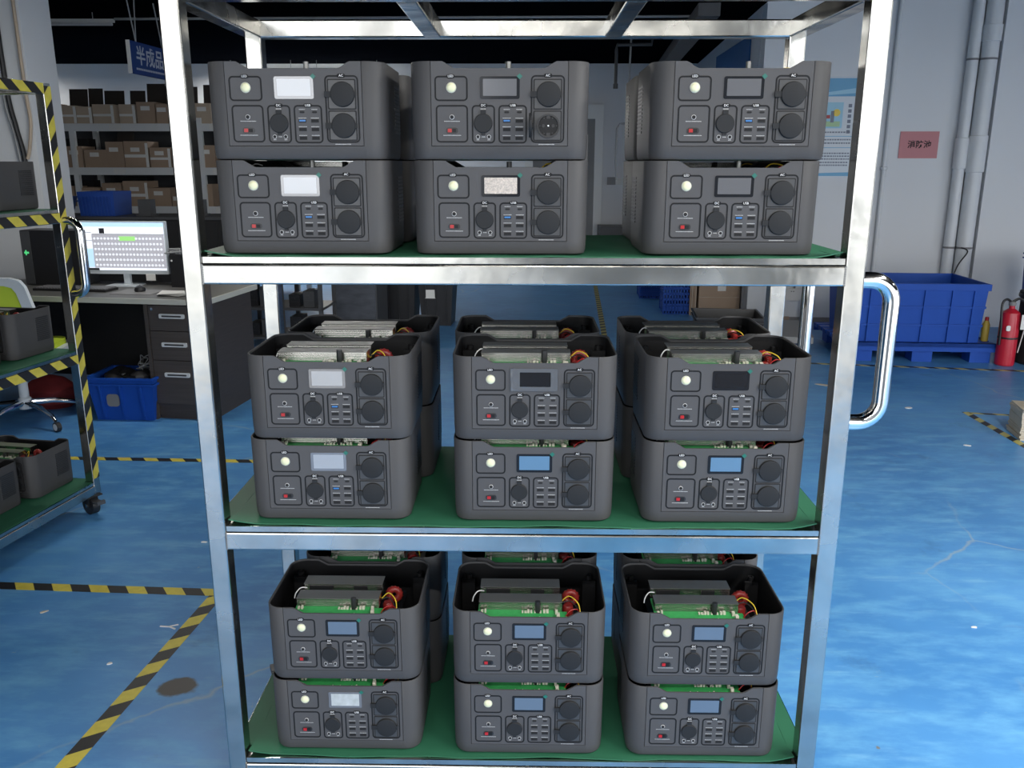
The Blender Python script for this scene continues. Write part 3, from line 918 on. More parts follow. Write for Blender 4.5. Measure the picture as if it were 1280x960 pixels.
sm('wire_k', MB().tube(curve([(0.078, 0.075, 0.165), (0.095, 0.070, 0.172), (0.110, 0.050, 0.165), (0.112, 0.030, 0.150)], 6), 0.0014, 6), 'black')
sm('wire_w', MB().tube(curve([(-0.105, 0.114, 0.172), (-0.118, 0.108, 0.175), (-0.128, 0.100, 0.166), (-0.131, 0.094, 0.155)], 5), 0.0013, 6), 'print')
sm('boss', MB().lathe([(0.0075, 0.02), (0.0075, 0.160), (0.0040, 0.160), (0.0040, 0.150)], (0, 0, 0), 12, 'z').box(-0.016, 0.016, 0.004, 0.012, 0.02, 0.150), 'inner')
# side grilles
for sgn, key in ((1, 'ventr'), (-1, 'ventl')):
    mb = MB()
    for k in range(13):
        z = 0.055 + 0.0075 * k
        a, b = sorted((sgn * (SW / 2 - 0.0012), sgn * (SW / 2 + 0.0007)))
        mb.box(a, b, 0.135, 0.205, z, z + 0.0042)
    sm(key, mb, 'black')

STN = {}
def station_proto(screen, bezel='display_bezel', open_outlet=False, film=False, tabbed=True, post='post', blueusb=True, low=0.0):
    """builds one complete power station at the origin; returns the Empty"""
    t = thing('power_station', 'x', 'power station')
    P = lambda n, k, par=t: place(n, S[k], par)
    P('shell', 'shell')
    P('inner_shade_liner', 'liner')
    for k in ('ventr', 'ventl'):
        P('side_grille', k)
    fp = P('front_panel', 'front_panel')
    for i in range(5):
        P('border', 'border%d' % i, fp)
        P('border_rim', 'groove%d' % i, fp)
    for i, (x, z, s) in enumerate(TAGS):
        b = P('badge', 'badge%d' % i, fp)
        text(s, 0.0062, M['print'], fp, (x, FP - 0.0013, z), name='badge_lettering')
    P('printed_captions', 'captions', fp)['kind'] = 'stuff'
    d = P('display', bezel)
    P('screen', 'screen_' + screen, d)
    if tabbed:
        P('film_tab', 'film_tab', d)['label'] = 'teal pull tab'
    if film:
        P('loose_film', 'loose_film', d)
    l = P('led_lamp', 'led_lamp'); P('lens', 'led_lens', l)
    j = P('input_jack', 'jack_big'); P('jack_hole', 'jack_big_hole', j)
    c = P('battery_connector', 'connector'); P('red_terminal', 'conn_red', c)['label'] = 'red terminal'; P('grey_terminal', 'conn_grey', c)
    cs = P('car_socket_cover', 'dc_cap'); P('cover_tab', 'dc_tab', cs); P('cover_latch', 'dc_latch', cs)
    for i in range(2):
        j = P('output_jack', 'djack%d' % i); P('jack_hole', 'djackh%d' % i, j)
    for i, (x, z, cc) in enumerate(USB):
        u = place('usb_port', S['usb_c' if cc else 'usb_a'], t, (x, 0, z))
        if not cc:
            place('usb_tongue', S['usb_tongue_blue' if (i == 2 and blueusb) else 'usb_tongue'], u)
    for i in range(2):
        o = P('outlet', 'outlet%d' % i)
        P('outlet_edge', 'outedge%d' % i, o)
        if open_outlet and i == 1:
            for n, k in (('socket_ring', 'open_ring'), ('socket_well', 'open_well'), ('socket_holes', 'open_holes'), ('socket_screw', 'open_screw'), ('outlet_cover', 'open_lid')):
                P(n, k, o)
        else:
            P('outlet_cover', 'cover%d' % i, o); P('cover_tab', 'covertab%d' % i, o); P('cover_latch', 'coverlatch%d' % i, o)
    for n, k in (('heatsink', 'heatsink_a'), ('heatsink', 'heatsink_b')):
        h = P(n, k)
        h.location.z = -low
        P('top_plate', 'plate_' + k[-1], h)
        if k[-1] == 'b':
            P('spring_clip', 'clip_a', h); P('spring_clip', 'clip_b', h)
    cb = P('circuit_board', 'circuit_board'); P('board_components', 'components', cb)['kind'] = 'stuff'
    P('tall_components', 'chips', cb)['kind'] = 'stuff'
    P('base_board', 'board_flat')
    P('standoff_post', post)
    P('inductor_coil', 'coil')['label'] = 'copper red coil'
    P('inductor_coil', 'coil2')
    for k in 'yrkw':
        P('wire', 'wire_' + k)
    for sx in (-1, 1):
        for yy, ry in ((0.026, 0), (SD - 0.026, PI)):
            b = place('screw_boss', S['boss'], t, (sx * 0.148, yy, 0)); b.rotation_euler = (0, 0, ry if ry else 0)
    return t
def place_station(proto, x, y, z, label, group, rz=0.0):
    key = proto
    args = dict(PROTO[proto])
    if key not in STN:
        STN[key] = station_proto(**args)
        KIDS_fill(STN[key])
        o = STN[key]
    else:
        o = copy_tree(STN[key])
    o.location = (x, y, z)
    o.rotation_euler = (0, 0, rz)
    o['label'] = label
    o['group'] = group
    return o
def KIDS_fill(o):
    KIDS[o.name] = list(o.children)
    for c in o.children:
        KIDS_fill(c)
PROTO = {
    'white': dict(screen='white', bezel='display_bezel_w'),
    'white_top': dict(screen='white', bezel='display_bezel_w', post='post_metal', low=0.013),
    'dark': dict(screen='dark'),
    'dark_open': dict(screen='grey', open_outlet=True, post='post_metal', low=0.013),
    'glitter': dict(screen='glitter', low=0.011),
    'grey': dict(screen='grey', post='post_metal', low=0.013),
    'film': dict(screen='dark', film=True, tabbed=False, blueusb=False),
    'blue': dict(screen='blue', blueusb=False),
    'slate': dict(screen='slate', blueusb=False),
    'silver': dict(screen='silver', bezel='display_bezel_w', blueusb=False),
}
Z1, Z2, Z3 = 1.2972, 0.7242, 0.1483
UP = 0.1822
# front stacks: (x, y, level z, upper?, proto, look)
FRONT = [
    (-0.438, 0.031, Z1, 1, 'white_top', 'charcoal power station with glaring white display, upper of the left front stack, top shelf'),
    (-0.436, 0.029, Z1, 0, 'white_top', 'charcoal power station with glaring white display, lower of the left front stack, top shelf'),
    (-0.0445, 0.031, Z1, 1, 'dark_open', 'charcoal power station with one uncovered outlet, upper of the middle front stack, top shelf'),
    (-0.0430, 0.030, Z1, 0, 'glitter', 'charcoal power station with sparkling film on its display, middle front stack, top shelf'),
    (0.418, 0.031, Z1, 1, 'grey', 'charcoal power station with flat grey display, upper of the right front stack, top shelf'),
    (0.411, 0.029, Z1, 0, 'grey', 'charcoal power station with streaked grey display, lower of the right front stack, top shelf'),
    (-0.405, 0.033, Z2, 1, 'white', 'open topped power station with bright display, upper of the left front stack, middle shelf'),
    (-0.411, 0.032, Z2, 0, 'white', 'charcoal power station with bright display, lower of the left front stack, middle shelf'),
    (0.0275, 0.033, Z2, 1, 'film', 'open topped power station with loose wrinkled film over its dark display, middle shelf'),
    (0.0270, 0.031, Z2, 0, 'blue', 'charcoal power station with blue display, lower of the middle front stack, middle shelf'),
    (0.4310, 0.033, Z2, 1, 'dark', 'open topped power station with black display, upper of the right front stack, middle shelf'),
    (0.4310, 0.030, Z2, 0, 'blue', 'charcoal power station with blue display, lower of the right front stack, middle shelf'),
    (-0.400, 0.030, Z3, 1, 'slate', 'open topped power station with slate display, upper of the left front stack, bottom shelf'),
    (-0.402, 0.028, Z3, 0, 'silver', 'charcoal power station with silver filmed display, lower of the left front stack, bottom shelf'),
    (0.0185, 0.022, Z3, 1, 'slate', 'open topped power station with slate display, upper of the middle front stack, bottom shelf'),
    (0.0185, 0.020, Z3, 0, 'slate', 'charcoal power station with slate display, lower of the middle front stack, bottom shelf'),
    (0.4170, 0.022, Z3, 1, 'slate', 'open topped power station with slate display, upper of the right front stack, bottom shelf'),
    (0.4170, 0.018, Z3, 0, 'slate', 'charcoal power station with slate display, lower of the right front stack, bottom shelf'),
]
GRP = 'power stations on the steel rack'
UPPER = []
def raise_post(o):
    for c in o.children:
        if c.name.startswith('standoff_post'):
            c.scale = (1.2, 1.0, 1.036)
for x, y, z, u, pr, lab in FRONT:
    o = place_station(pr, x, y, z + UP * u, lab, GRP)
    UPPER.append(o) if u and z != Z1 else None
SHN = {Z1: 'top', Z2: 'middle', Z3: 'bottom'}
REAR = []
for z, xs in ((Z1, (-0.425, None, 0.420)), (Z2, (-0.388, 0.012, 0.416)), (Z3, (-0.378, 0.020, 0.428))):
    for k, x in enumerate(xs):
        if x is None:
            continue
        for u in (1, 0):
            pos = ('left', 'middle', 'right')[k]
            if u == 0 and k == 1:
                continue            # wholly hidden behind the middle stack
            place_station('dark', x, 0.288, z + UP * u, 'charcoal power station, %s one behind the %s front stack on the %s shelf' % (('lower', 'upper')[u], pos, SHN[z]), GRP)
# stations on the left cart (its own axes)
def cartpt(x, y):
    return (cart_loc.x + x * ca - y * sa, cart_loc.y + x * sa + y * ca)
CART = [
    (0.400, 0.435, LEV[1][2] + 0.001, 'dark', 'black power station at the rear end of the left cart, middle shelf'),
    (0.380, 0.160, LEV[1][2] + 0.001, 'dark', 'black power station at the near end of the left cart, middle shelf'),
    (0.405, 0.435, LEV[2][2] + 0.001, 'dark', 'open topped black power station at the rear end of the left cart, bottom shelf'),
    (0.375, 0.160, LEV[2][2] + 0.001, 'dark', 'open topped black power station at the near end of the left cart, bottom shelf'),
    (0.415, 0.435, LEV[0][2] + 0.001, 'dark', 'black power station with side slots on the top shelf of the left cart'),
]
for x, y, z, pr, lab in CART:
    p = cartpt(x, y)
    place_station(pr, p[0], p[1], z, lab, 'power stations on the left cart', CR)
for o in UPPER:
    raise_post(o)

# ------------------------------------------------------------------ desk and the things on and under it
DRZ = R(-7.5)
DZT = 0.722
desk = thing('office_desk', 'dark wooden office desk with pale edge and drawers behind the left cart', 'desk', (-1.835, 3.085, 0), DRZ)
MB().box(-2.6, 0.02, 0.012, 0.68, DZT - 0.030, DZT).build('desk_top', M['desktop'], desk)
MB().box(-2.6, 0.022, 0, 0.012, DZT - 0.030, DZT).box(0.020, 0.032, 0, 0.68, DZT - 0.030, DZT).build('edge_strip', M['deskedge'], desk)['label'] = 'pale metal edge strip'
MB().box(-0.03, 0.0, 0.03, 0.64, 0, DZT - 0.030).build('side_panel', M['wood'], desk)
MB().box(-2.58, -2.55, 0.03, 0.64, 0, DZT - 0.030).build('side_panel', M['wood'], desk)
MB().box(-2.55, -0.36, 0.60, 0.62, 0.10, DZT - 0.030).build('back_panel', M['matblack'], desk)
cabx = (-0.36, -0.035)
MB().box(cabx[0], cabx[1], 0.045, 0.60, 0.02, DZT - 0.030).build('drawer_case', M['wood'], desk)
MB().box(cabx[0] - 0.002, cabx[0] + 0.018, 0.02, 0.05, 0.0, DZT - 0.032).build('case_edge', M['woodh'], desk)
for k, (z0, z1) in enumerate(((0.535, 0.682), (0.362, 0.531), (0.098, 0.358))):
    d = MB().box(cabx[0] + 0.022, cabx[1], 0.026, 0.045, z0, z1).build('drawer', M['woodh'], desk)
    zc = (0.622, 0.455, 0.275)[k]
    MB().prism(rrect((cabx[0] + cabx[1]) / 2 + 0.005, zc, 0.155, 0.026, 0.006, 3), 0.016, 0.026).build('drawer_handle', M['rackmetal'], d)
    MB().prism(rrect((cabx[0] + cabx[1]) / 2 + 0.005, zc, 0.12, 0.010, 0.004, 3), 0.0145, 0.017).build('handle_recess', M['darkgrey'], d)
MB().disc((cabx[0] + 0.045, 0.660), 0.008, 0.022, 0.027, 'y', 12).build('drawer_lock', M['chrome'], desk)
MB().box(cabx[0] + 0.022, cabx[1], 0.05, 0.06, 0.0, 0.094).build('plinth', M['wood'], desk)
def dk(x, y):       # desk plan coordinates to world
    c, s = math.cos(DRZ), math.sin(DRZ)
    return (-1.835 + x * c - y * s, 3.085 + x * s + y * c)

mon = thing('computer_monitor', 'silver framed monitor showing rows of small icons on the desk', 'monitor', (-2.53, 3.70, DZT), R(-3))
MW, MZ0, MZ1 = 0.285, 0.070, 0.400
MB().prism(rrect(0, (MZ0 + MZ1) / 2, MW * 2, MZ1 - MZ0, 0.006, 3), 0, 0.03).build('monitor_frame', M['chairgrey'], mon)
scn = MB().box(-MW + 0.010, MW - 0.010, -0.0015, 0.0, MZ0 + 0.024, MZ1 - 0.010).build('screen', M['m_white'], mon)
def uv(u0, u1, v0, v1, m, name, y=-0.003):
    W0, W1, H0, H1 = -MW + 0.010, MW - 0.010, MZ0 + 0.024, MZ1 - 0.010
    return MB().box(W0 + (W1 - W0) * u0, W0 + (W1 - W0) * u1, y, -0.001, H1 - (H1 - H0) * v1, H1 - (H1 - H0) * v0).build(name, m, scn)
uv(0.0, 1.0, 0.0, 0.085, M['m_blue'], 'tool_bar')
uv(0.15, 1.0, 0.235, 0.95, M['m_grey'], 'icon_field')
uv(0.245, 0.305, 0.115, 0.225, M['m_dark'], 'dark_tile', -0.004)
uv(0.16, 1.0, 0.232, 0.242, M['m_dark'], 'rule')
uv(0.0, 0.15, 0.20, 0.208, M['m_dark'], 'rule'); uv(0.0, 0.15, 0.37, 0.378, M['m_dark'], 'rule'); uv(0.0, 0.15, 0.54, 0.548, M['m_blue'], 'rule')
uv(0.0, 0.15, 0.55, 0.94, M['m_blue'], 'side_field')
uv(0.47, 0.66, 0.285, 0.375, M['m_green'], 'green_cells', -0.004)
uv(0.0, 0.2, 0.955, 1.0, M['m_dark'], 'task_bar', -0.004)
mb = MB()
W0, W1, H0, H1 = -MW + 0.010, MW - 0.010, MZ0 + 0.024, MZ1 - 0.010
for i in range(20):
    for j in range(6):
        if j == 0 and 8 <= i <= 11:
            continue
        u, v = 0.18 + 0.041 * i, 0.33 + 0.112 * j
        mb.disc((W0 + (W1 - W0) * u, H1 - (H1 - H0) * v), 0.0066, -0.004, -0.002, 'y', 8)
mb.build('icon_dots', M['m_white'], scn)['kind'] = 'stuff'
MB().box(-0.020, 0.020, 0.012, 0.035, 0.004, 0.10).build('stand_neck', M['chairgrey'], mon)
MB().prism(rrect(0, -0.01, 0.20, 0.15, 0.02, 4), 0.0, 0.006, 'z').build('stand_foot', M['chairgrey'], mon)
MB().box(0.135, 0.195, -0.004, 0.0, 0.030, 0.072).build('sticky_note', M['label'], mon)

kb = thing('keyboard', 'black keyboard on the desk in front of the monitor', 'keyboard', (*dk(-0.95, 0.27), DZT), DRZ)
MB().box(-0.24, 0.24, -0.065, 0.065, 0, 0.014).build('keyboard_body', M['black'], kb)
kmesh = MB().box(-0.0075, 0.0075, -0.0075, 0.0075, 0, 0.006).mesh('key', M['greyp'])
for j in range(6):
    for i in range(24):
        place('key', kmesh, kb, (-0.225 + 0.0196 * i, -0.052 + 0.0205 * j, 0.014))
tag(MB().prism(rrect(0, 0, 0.26, 0.20, 0.012, 3), 0, 0.003, 'z').build('mouse_pad', M['trolley'], None, (*dk(-0.52, 0.24), DZT), DRZ), 'grey mouse pad under the black mouse', 'mouse pad')
ms = thing('computer_mouse', 'black computer mouse on the grey pad', 'mouse', (*dk(-0.52, 0.26), DZT + 0.003), DRZ + R(20))
MB().lathe([(0.030, 0), (0.033, 0.010), (0.028, 0.025), (0.012, 0.034), (0.002, 0.035)], (0, 0, 0), 16).build('mouse_body', M['black'], ms)
MB().disc((0.010, 0.033), 0.006, -0.003, 0.003, 'x', 10).build('scroll_wheel', M['greyp'], ms)
pc = thing('computer_tower', 'black computer case lying behind the cart frame on the desk', 'computer', (-2.955, 3.66, DZT), R(-4))
MB().box(-0.20, 0.19, 0, 0.17, 0.004, 0.345).build('case', M['black'], pc)
MB().box(-0.20, -0.14, -0.004, 0, 0.01, 0.34).build('case_front', M['darkgrey'], pc)
MB().box(-0.185, -0.155, -0.006, -0.003, 0.20, 0.212).box(-0.177, -0.170, -0.006, -0.003, 0.19, 0.222).build('green_mark_glow', mat('green_mark_glow', (0.1, 0.7, 0.25), 0.4, emit=0.6), pc)  # green mark given a glow through emission
sb = thing('mini_computer', 'small black box with a tangle of cable on top, right of the monitor', 'computer', (-2.135, 3.60, DZT), R(-8))
MB().box(-0.07, 0.07, 0, 0.14, 0, 0.20).build('case', M['black'], sb)
MB().disc((-0.055, 0.165), 0.006, -0.004, 0, 'y', 8).build('power_button', M['white'], sb)
cbm = MB()
r4 = random.Random(5)
for k in range(5):
    cbm.tube(curve([(r4.uniform(-0.10, 0.08), r4.uniform(0, 0.1), 0.204 + r4.uniform(0, 0.03)) for _ in range(5)], 5), 0.005, 6)
tag(cbm.build('cable_bundle', M['duct'], None, (-2.135, 3.60, DZT), R(-8)), 'grey cable tangle on the small black box', 'cable')
pm = MB()
for k in range(4):
    a = R(12 * k - 20)
    pm.add([(p[0] * math.cos(a) - p[1] * math.sin(a), p[0] * math.sin(a) + p[1] * math.cos(a), 0.002 + 0.004 * k + p[2]) for p in
            [(-0.09, -0.06, 0), (0.09, -0.06, 0.004), (0.09, 0.06, 0), (-0.09, 0.06, 0.006), (-0.09, -0.06, 0.001), (0.09, -0.06, 0.005), (0.09, 0.06, 0.001), (-0.09, 0.06, 0.007)]],
           [(0, 3, 2, 1), (4, 5, 6, 7), (0, 1, 5, 4), (1, 2, 6, 5), (2, 3, 7, 6), (3, 0, 4, 7)])
tag(pm.build('crumpled_papers', M['label'], None, (*dk(-0.24, 0.17), DZT), DRZ), 'crumpled white papers on the desk beside the rack upright', 'papers')

# blue crate, its black contents and cables, red bag, under the desk
def ribbed_crate(name, label, loc, rz, w, d, h, m, group=None, ribs=4, lip=True, thick=0.006, tp=0.03):
    t = thing(name, label, 'crate', loc, rz, group)
    def loop(i, z, k):
        a, b = w / 2 - i - tp * (1 - k), d / 2 - i - tp * (1 - k)
        return [(-a, -b, z), (a, -b, z), (a, b, z), (-a, b, z)]
    vs = loop(0, 0, 0) + loop(0, h, 1) + loop(thick, h, 1) + loop(thick, 0.01, 0)
    fs = [(3, 2, 1, 0), (12, 13, 14, 15)]
    for l in range(3):
        for k in range(4):
            fs.append((l * 4 + k, l * 4 + (k + 1) % 4, l * 4 + 4 + (k + 1) % 4, l * 4 + 4 + k))
    MB().add(vs, fs).build('crate_body', m, t)
    if lip:
        q = w / 2 + 0.010, d / 2 + 0.010
        for dz in (0.0, 0.035):
            MB().ring([(-q[0], -q[1]), (q[0], -q[1]), (q[0], q[1]), (-q[0], q[1])], [(-w / 2 + 0.002, -d / 2 + 0.002), (w / 2 - 0.002, -d / 2 + 0.002), (w / 2 - 0.002, d / 2 - 0.002), (-w / 2 + 0.002, d / 2 - 0.002)], h - 0.012 - dz, h - dz, 'z').build('rim', m, t)
    for k in range(ribs):
        x = (-0.5 + (k + 0.5) / ribs) * (w - 0.04)
        for sy in (-1, 1):
            y0, y1 = sy * (d / 2 - tp - 0.004), sy * (d / 2 - 0.002)
            MB().add([(x - 0.006, y0, 0.004), (x + 0.006, y0, 0.004), (x + 0.006, y1, h - 0.04), (x - 0.006, y1, h - 0.04),
                      (x - 0.006, y0 + sy * 0.012, 0.004), (x + 0.006, y0 + sy * 0.012, 0.004), (x + 0.006, y1 + sy * 0.012, h - 0.04), (x - 0.006, y1 + sy * 0.012, h - 0.04)],
                     [(0, 1, 2, 3), (4, 7, 6, 5), (0, 4, 5, 1), (1, 5, 6, 2), (2, 6, 7, 3), (3, 7, 4, 0)]).build('rib', m, t)
    return t
cr = ribbed_crate('blue_crate', 'ribbed blue plastic crate filled with black things under the desk', (-2.35, 3.26, 0), R(-2), 0.40, 0.32, 0.262, M['bluep'], ribs=3)
MB().prism(rrect(-0.055, 0.125, 0.075, 0.075, 0.02, 3), -0.150, -0.146).build('torn_sticker', M['trolley'], cr)
cl = MB()
for k in range(9):
    cl.lathe([(0.03, 0), (0.06, 0.02), (0.055, 0.05), (0.02, 0.07), (0.004, 0.072)], (r4.uniform(-0.12, 0.12), r4.uniform(-0.08, 0.08), 0.19 + r4.uniform(0, 0.03)), 8)
cl.box(-0.13, 0.13, -0.09, 0.09, 0.02, 0.20)
o = tag(cl.build('cable_coils', M['black'], None, (-2.35, 3.26, 0), R(-2)), 'heap of black parts filling the blue crate under the desk', 'parts')
wm = MB()
for k in range(4):
    wm.tube(curve([(r4.uniform(-0.02, 0.18), r4.uniform(-0.1, 0.05), 0.27 + r4.uniform(0, 0.10)) for _ in range(5)], 6), 0.003, 6)
tag(wm.build('loose_cables', M['duct'], None, (-2.33, 3.26, 0.0)), 'grey loose cables curling above the blue crate', 'cable')
rb = MB()
rb.lathe([(0.10, 0), (0.15, 0.04), (0.14, 0.12), (0.08, 0.18), (0.02, 0.20)], (0, 0, 0), 14)
bag = rb.build('red_bag', mat('red_cloth', (0.16, 0.012, 0.014), 0.8, noise=(9, 0.6), bump=(20, 1.0)), None, (-2.95, 3.42, 0))
bag.scale = (1.2, 0.8, 1.0)
tag(bag, 'crumpled dark red bag under the desk behind the chair base', 'bag')

# office chair behind the left cart
ch = thing('office_chair', 'lime and pale grey office chair on a chrome star base behind the left cart', 'chair', (-2.90, 3.06, 0), R(8))
for k in range(5):
    a = R(-40 + 72 * k)
    c, s = math.cos(a), math.sin(a)
    lg = MB().tube([(0.02 * c, 0.02 * s, 0.125), (0.15 * c, 0.15 * s, 0.115), (0.27 * c, 0.27 * s, 0.085), (0.30 * c, 0.30 * s, 0.06)], [0.020, 0.016, 0.012, 0.010], 10).build('base_leg', M['chrome'], ch)
    MB().disc((0.30 * s * 0 + 0.0, 0.028), 0.028, -0.012, 0.012, 'y', 16).build('caster', M['black'], lg, (0.31 * c, 0.31 * s, 0), a)
    MB().disc((0.0, 0.028), 0.020, -0.0135, 0.0135, 'y', 14).build('caster_cap', M['white'], lg, (0.31 * c, 0.31 * s, 0), a)
MB().lathe([(0.034, 0.09), (0.034, 0.15), (0.026, 0.16), (0.026, 0.30), (0.016, 0.30), (0.016, 0.42)], (0, 0, 0), 16).build('gas_column', M['chairgrey'], ch)
MB().prism(rrect(0, 0, 0.50, 0.48, 0.09, 6), 0.415, 0.445, 'z').build('seat_shell', M['chairgrey'], ch)
MB().prism(rrect(0, 0, 0.43, 0.41, 0.08, 6), 0.445, 0.475, 'z').build('seat_cushion', M['lime'], ch)
bk = [(-0.24, 0.60), (0.24, 0.60), (0.252, 0.615), (0.195, 0.83), (0.17, 0.865), (0.12, 0.880), (-0.12, 0.880), (-0.17, 0.865), (-0.195, 0.83), (-0.252, 0.615)]
bi = [(x * 0.77, 0.615 + (z - 0.60) * 0.80) for x, z in bk]
b1 = MB().ring(bk, bi, -0.27, -0.235).build('backrest_frame', M['chairgrey'], ch)
b2 = MB().prism([(x * 1.01, z) for x, z in bi], -0.262, -0.245).build('backrest_cushion', M['lime'], ch)
MB().tube([(0, 0.0, 0.40), (0, -0.20, 0.40), (0, -0.255, 0.46), (0, -0.252, 0.62)], 0.018, 8).build('back_support', M['chairgrey'], ch)

# dark cupboard behind the desk carrying blue bins
cup = thing('steel_cupboard', 'long low dark steel cupboard behind the desk', 'cupboard', (-4.5, 5.2, 0), R(-2))
MB().box(0, 2.10, 0, 0.5, 0.05, 1.04).build('cupboard_body', M['matblack'], cup)
MB().box(-0.01, 2.11, -0.01, 0.51, 1.04, 1.06).build('cupboard_top', M['darkgrey'], cup)
for k in range(4):
    d = MB().box(0.02 + 0.52 * k, 0.51 + 0.52 * k, -0.012, 0, 0.10, 1.02).build('cupboard_door', M['matblack'], cup)
    MB().box(0.45 + 0.52 * k, 0.465 + 0.52 * k, -0.025, -0.012, 0.5, 0.62).build('door_handle', M['darkgrey'], d)
for k in range(5):
    MB().box(0.01 + 0.50 * k, 0.05 + 0.50 * k, 0.02, 0.46, 0, 0.05).build('foot', M['matblack'], cup)
ribbed_crate('blue_crate', 'ribbed blue bin on the cupboard above the monitor', (-3.44, 5.42, 1.06), R(-2), 0.30, 0.30, 0.19, M['bluedark'], None, 9, False, 0.006, 0.008)
ribbed_crate('blue_crate', 'blue bin behind the tall rack left upright, on the dark shelf', (-2.18, 5.36, 0.80), R(-2), 0.26, 0.26, 0.20, M['bluep'], None, 3)
bb = ribbed_crate('blue_crate', 'blue bin with a white card, seen through the left cart frame', (-3.80, 5.36, 1.06), R(-2), 0.20, 0.24, 0.15, M['bluedark'], None, 2)
MB().box(-0.04, 0.05, -0.15, -0.128, 0.05, 0.20).build('white_card', M['label'], bb)
# pale power strip of things on the cupboard top
for k, (px, w) in enumerate(((-3.05, 0.10), (-2.62, 0.08))):
    tag(MB().box(-w / 2, w / 2, 0, 0.1, 0, 0.13).box(-w / 2 - 0.03, w / 2 + 0.03, 0.02, 0.08, 0.0, 0.02).build('metal_stand', M['darkgrey'], None, (px, 5.25, 1.06)),
        ('dark metal stand on the cupboard, left one of two behind the monitor', 'dark metal stand on the cupboard, right one of two behind the monitor')[k], 'stand')

# cables hanging on the pillar
tag(MB().tube(curve([(-3.585, 4.475, 2.86), (-3.575, 4.47, 2.0), (-3.545, 4.47, 1.72), (-3.515, 4.47, 1.52), (-3.51, 4.47, 1.2)], 8), 0.016, 8).build('black_hose', M['black']), 'thick black cable hanging down the pale pillar at the left', 'cable')
tag(MB().tube(curve([(-3.60, 4.475, 2.86), (-3.605, 4.475, 1.95), (-3.565, 4.475, 1.66), (-3.54, 4.475, 1.35)], 8), 0.010, 8).build('grey_cable', M['duct']), 'thin grey cable beside the black one on the pale pillar', 'cable')
tag(MB().tube(curve([(-3.455, 4.475, 2.86), (-3.45, 4.475, 2.0), (-3.44, 4.472, 1.75), (-3.475, 4.472, 1.56), (-3.495, 4.47, 1.5)], 8), 0.012, 8).build('tan_cable', M['cardboard2']), 'tan cable bowing along the right edge of the pale pillar', 'cable')

# ------------------------------------------------------------------ storage rack with cartons at the back left
sr = thing('storage_rack', 'long grey storage rack full of cartons at the back left', 'rack', (0, 0, 0))
SX = (-6.05, -4.98, -3.57, -2.6)
SZ = (0.42, 0.965, 1.385, 1.850)
for x in SX:
    for y in (8.02, 8.55):
        MB().box(x - 0.028, x + 0.028, y - 0.025, y + 0.025, 0, 1.95 if x > -4 else 1.86).build('rack_upright', M['rackmetal'], sr)
for z in SZ:
    MB().box(SX[0], SX[-1], 7.985, 8.005, z - 0.04, z + 0.04).build('shelf_beam', M['rackmetal'], sr)
    MB().box(SX[0], SX[-1], 8.005, 8.58, z + 0.022, z + 0.034).build('shelf_board', M['rackmetal'], sr)
    for k in range(3):
        MB().box(-4.85 + 1.1 * k + 0.3, -4.72 + 1.1 * k + 0.3, 7.981, 7.985, z - 0.03, z + 0.03).build('shelf_label', M['label'], sr)
def carton(x, w, zb, h, d, label, m='cardboard', flap=0.0, lab=True, open_=True, y=8.03, cat='carton', rz=0, tape=False, flapside=0):
    t = thing('carton', label, cat, (x, y, zb), rz, 'cartons on the storage rack')
    h = h * 1.22
    th = 0.006
    MB().ring([(-w / 2, 0), (w / 2, 0), (w / 2, d), (-w / 2, d)], [(-w / 2 + th, th), (w / 2 - th, th), (w / 2 - th, d - th), (-w / 2 + th, d - th)], 0, h, 'z').box(-w / 2, w / 2, 0, d, 0, 0.006).build('carton_body', M[m], t)
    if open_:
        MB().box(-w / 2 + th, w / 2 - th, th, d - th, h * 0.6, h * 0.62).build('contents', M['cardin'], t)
    else:
        MB().box(-w / 2, w / 2, 0, d, h, h + 0.005).build('carton_lid', M[m], t)
    if flap:
        f = MB().box(-w / 2 + 0.004, w / 2 - 0.004, 0, 0.005, 0, flap).build('flap', M['cardin'], t, (0, d - 0.004, h - 0.003))
        f.rotation_euler = (R(-8 + flapside), 0, R(3))
    if lab:
        MB().box(-0.06, 0.04, -0.002, 0, h * 0.62, h * 0.62 + 0.045).build('carton_label', M['label'], t)
    if tape:
        MB().box(-w / 2, w / 2, -0.0015, 0, h * 0.40, h * 0.52).build('clear_tape', M['label'], t)
        MB().box(w / 2 - 0.03, w / 2, -0.002, 0, 0.01, h * 0.95).build('clear_tape', M['label'], t)
    return t
def topb(px): return -5.389 + (px - 42) / 167 * 1.47
zt = SZ[3] + 0.034
rowt = [(62, 14, .18, 'cardboard', 0, 0), (84, 24, .16, 'cardboard2', .20, 1), (106, 19, .15, 'cardboard2', .22, 1), (130, 26, .17, 'cardboard2', .17, 1), (160, 20, .17, 'cardboard2', .17, 1), (184, 24, .19, 'cardboard', .22, 0), (204, 18, .17, 'cardboard', .22, 0), (228, 18, .18, 'cardboard', .2, 0), (254, 20, .18, 'cardboard2', .22, 0)]
nm = ['leftmost', 'second', 'third', 'fourth', 'fifth', 'sixth', 'seventh', 'eighth', 'ninth']
for k, (px, wpx, h, m_, fl, tp) in enumerate(rowt):
    carton(topb(px), wpx * 0.0088, zt, h, 0.30, 'carton on the top shelf of the storage rack, %s from the left' % nm[k], m_, fl, k in (5, 6, 8), True, 8.02, tape=bool(tp))
zt = SZ[2] + 0.034
rowm = [(62, 20, .16), (88, 20, .19), (114, 28, .16), (139, 22, .23), (166, 30, .23), (196, 26, .18), (226, 24, .2), (254, 22, .2)]
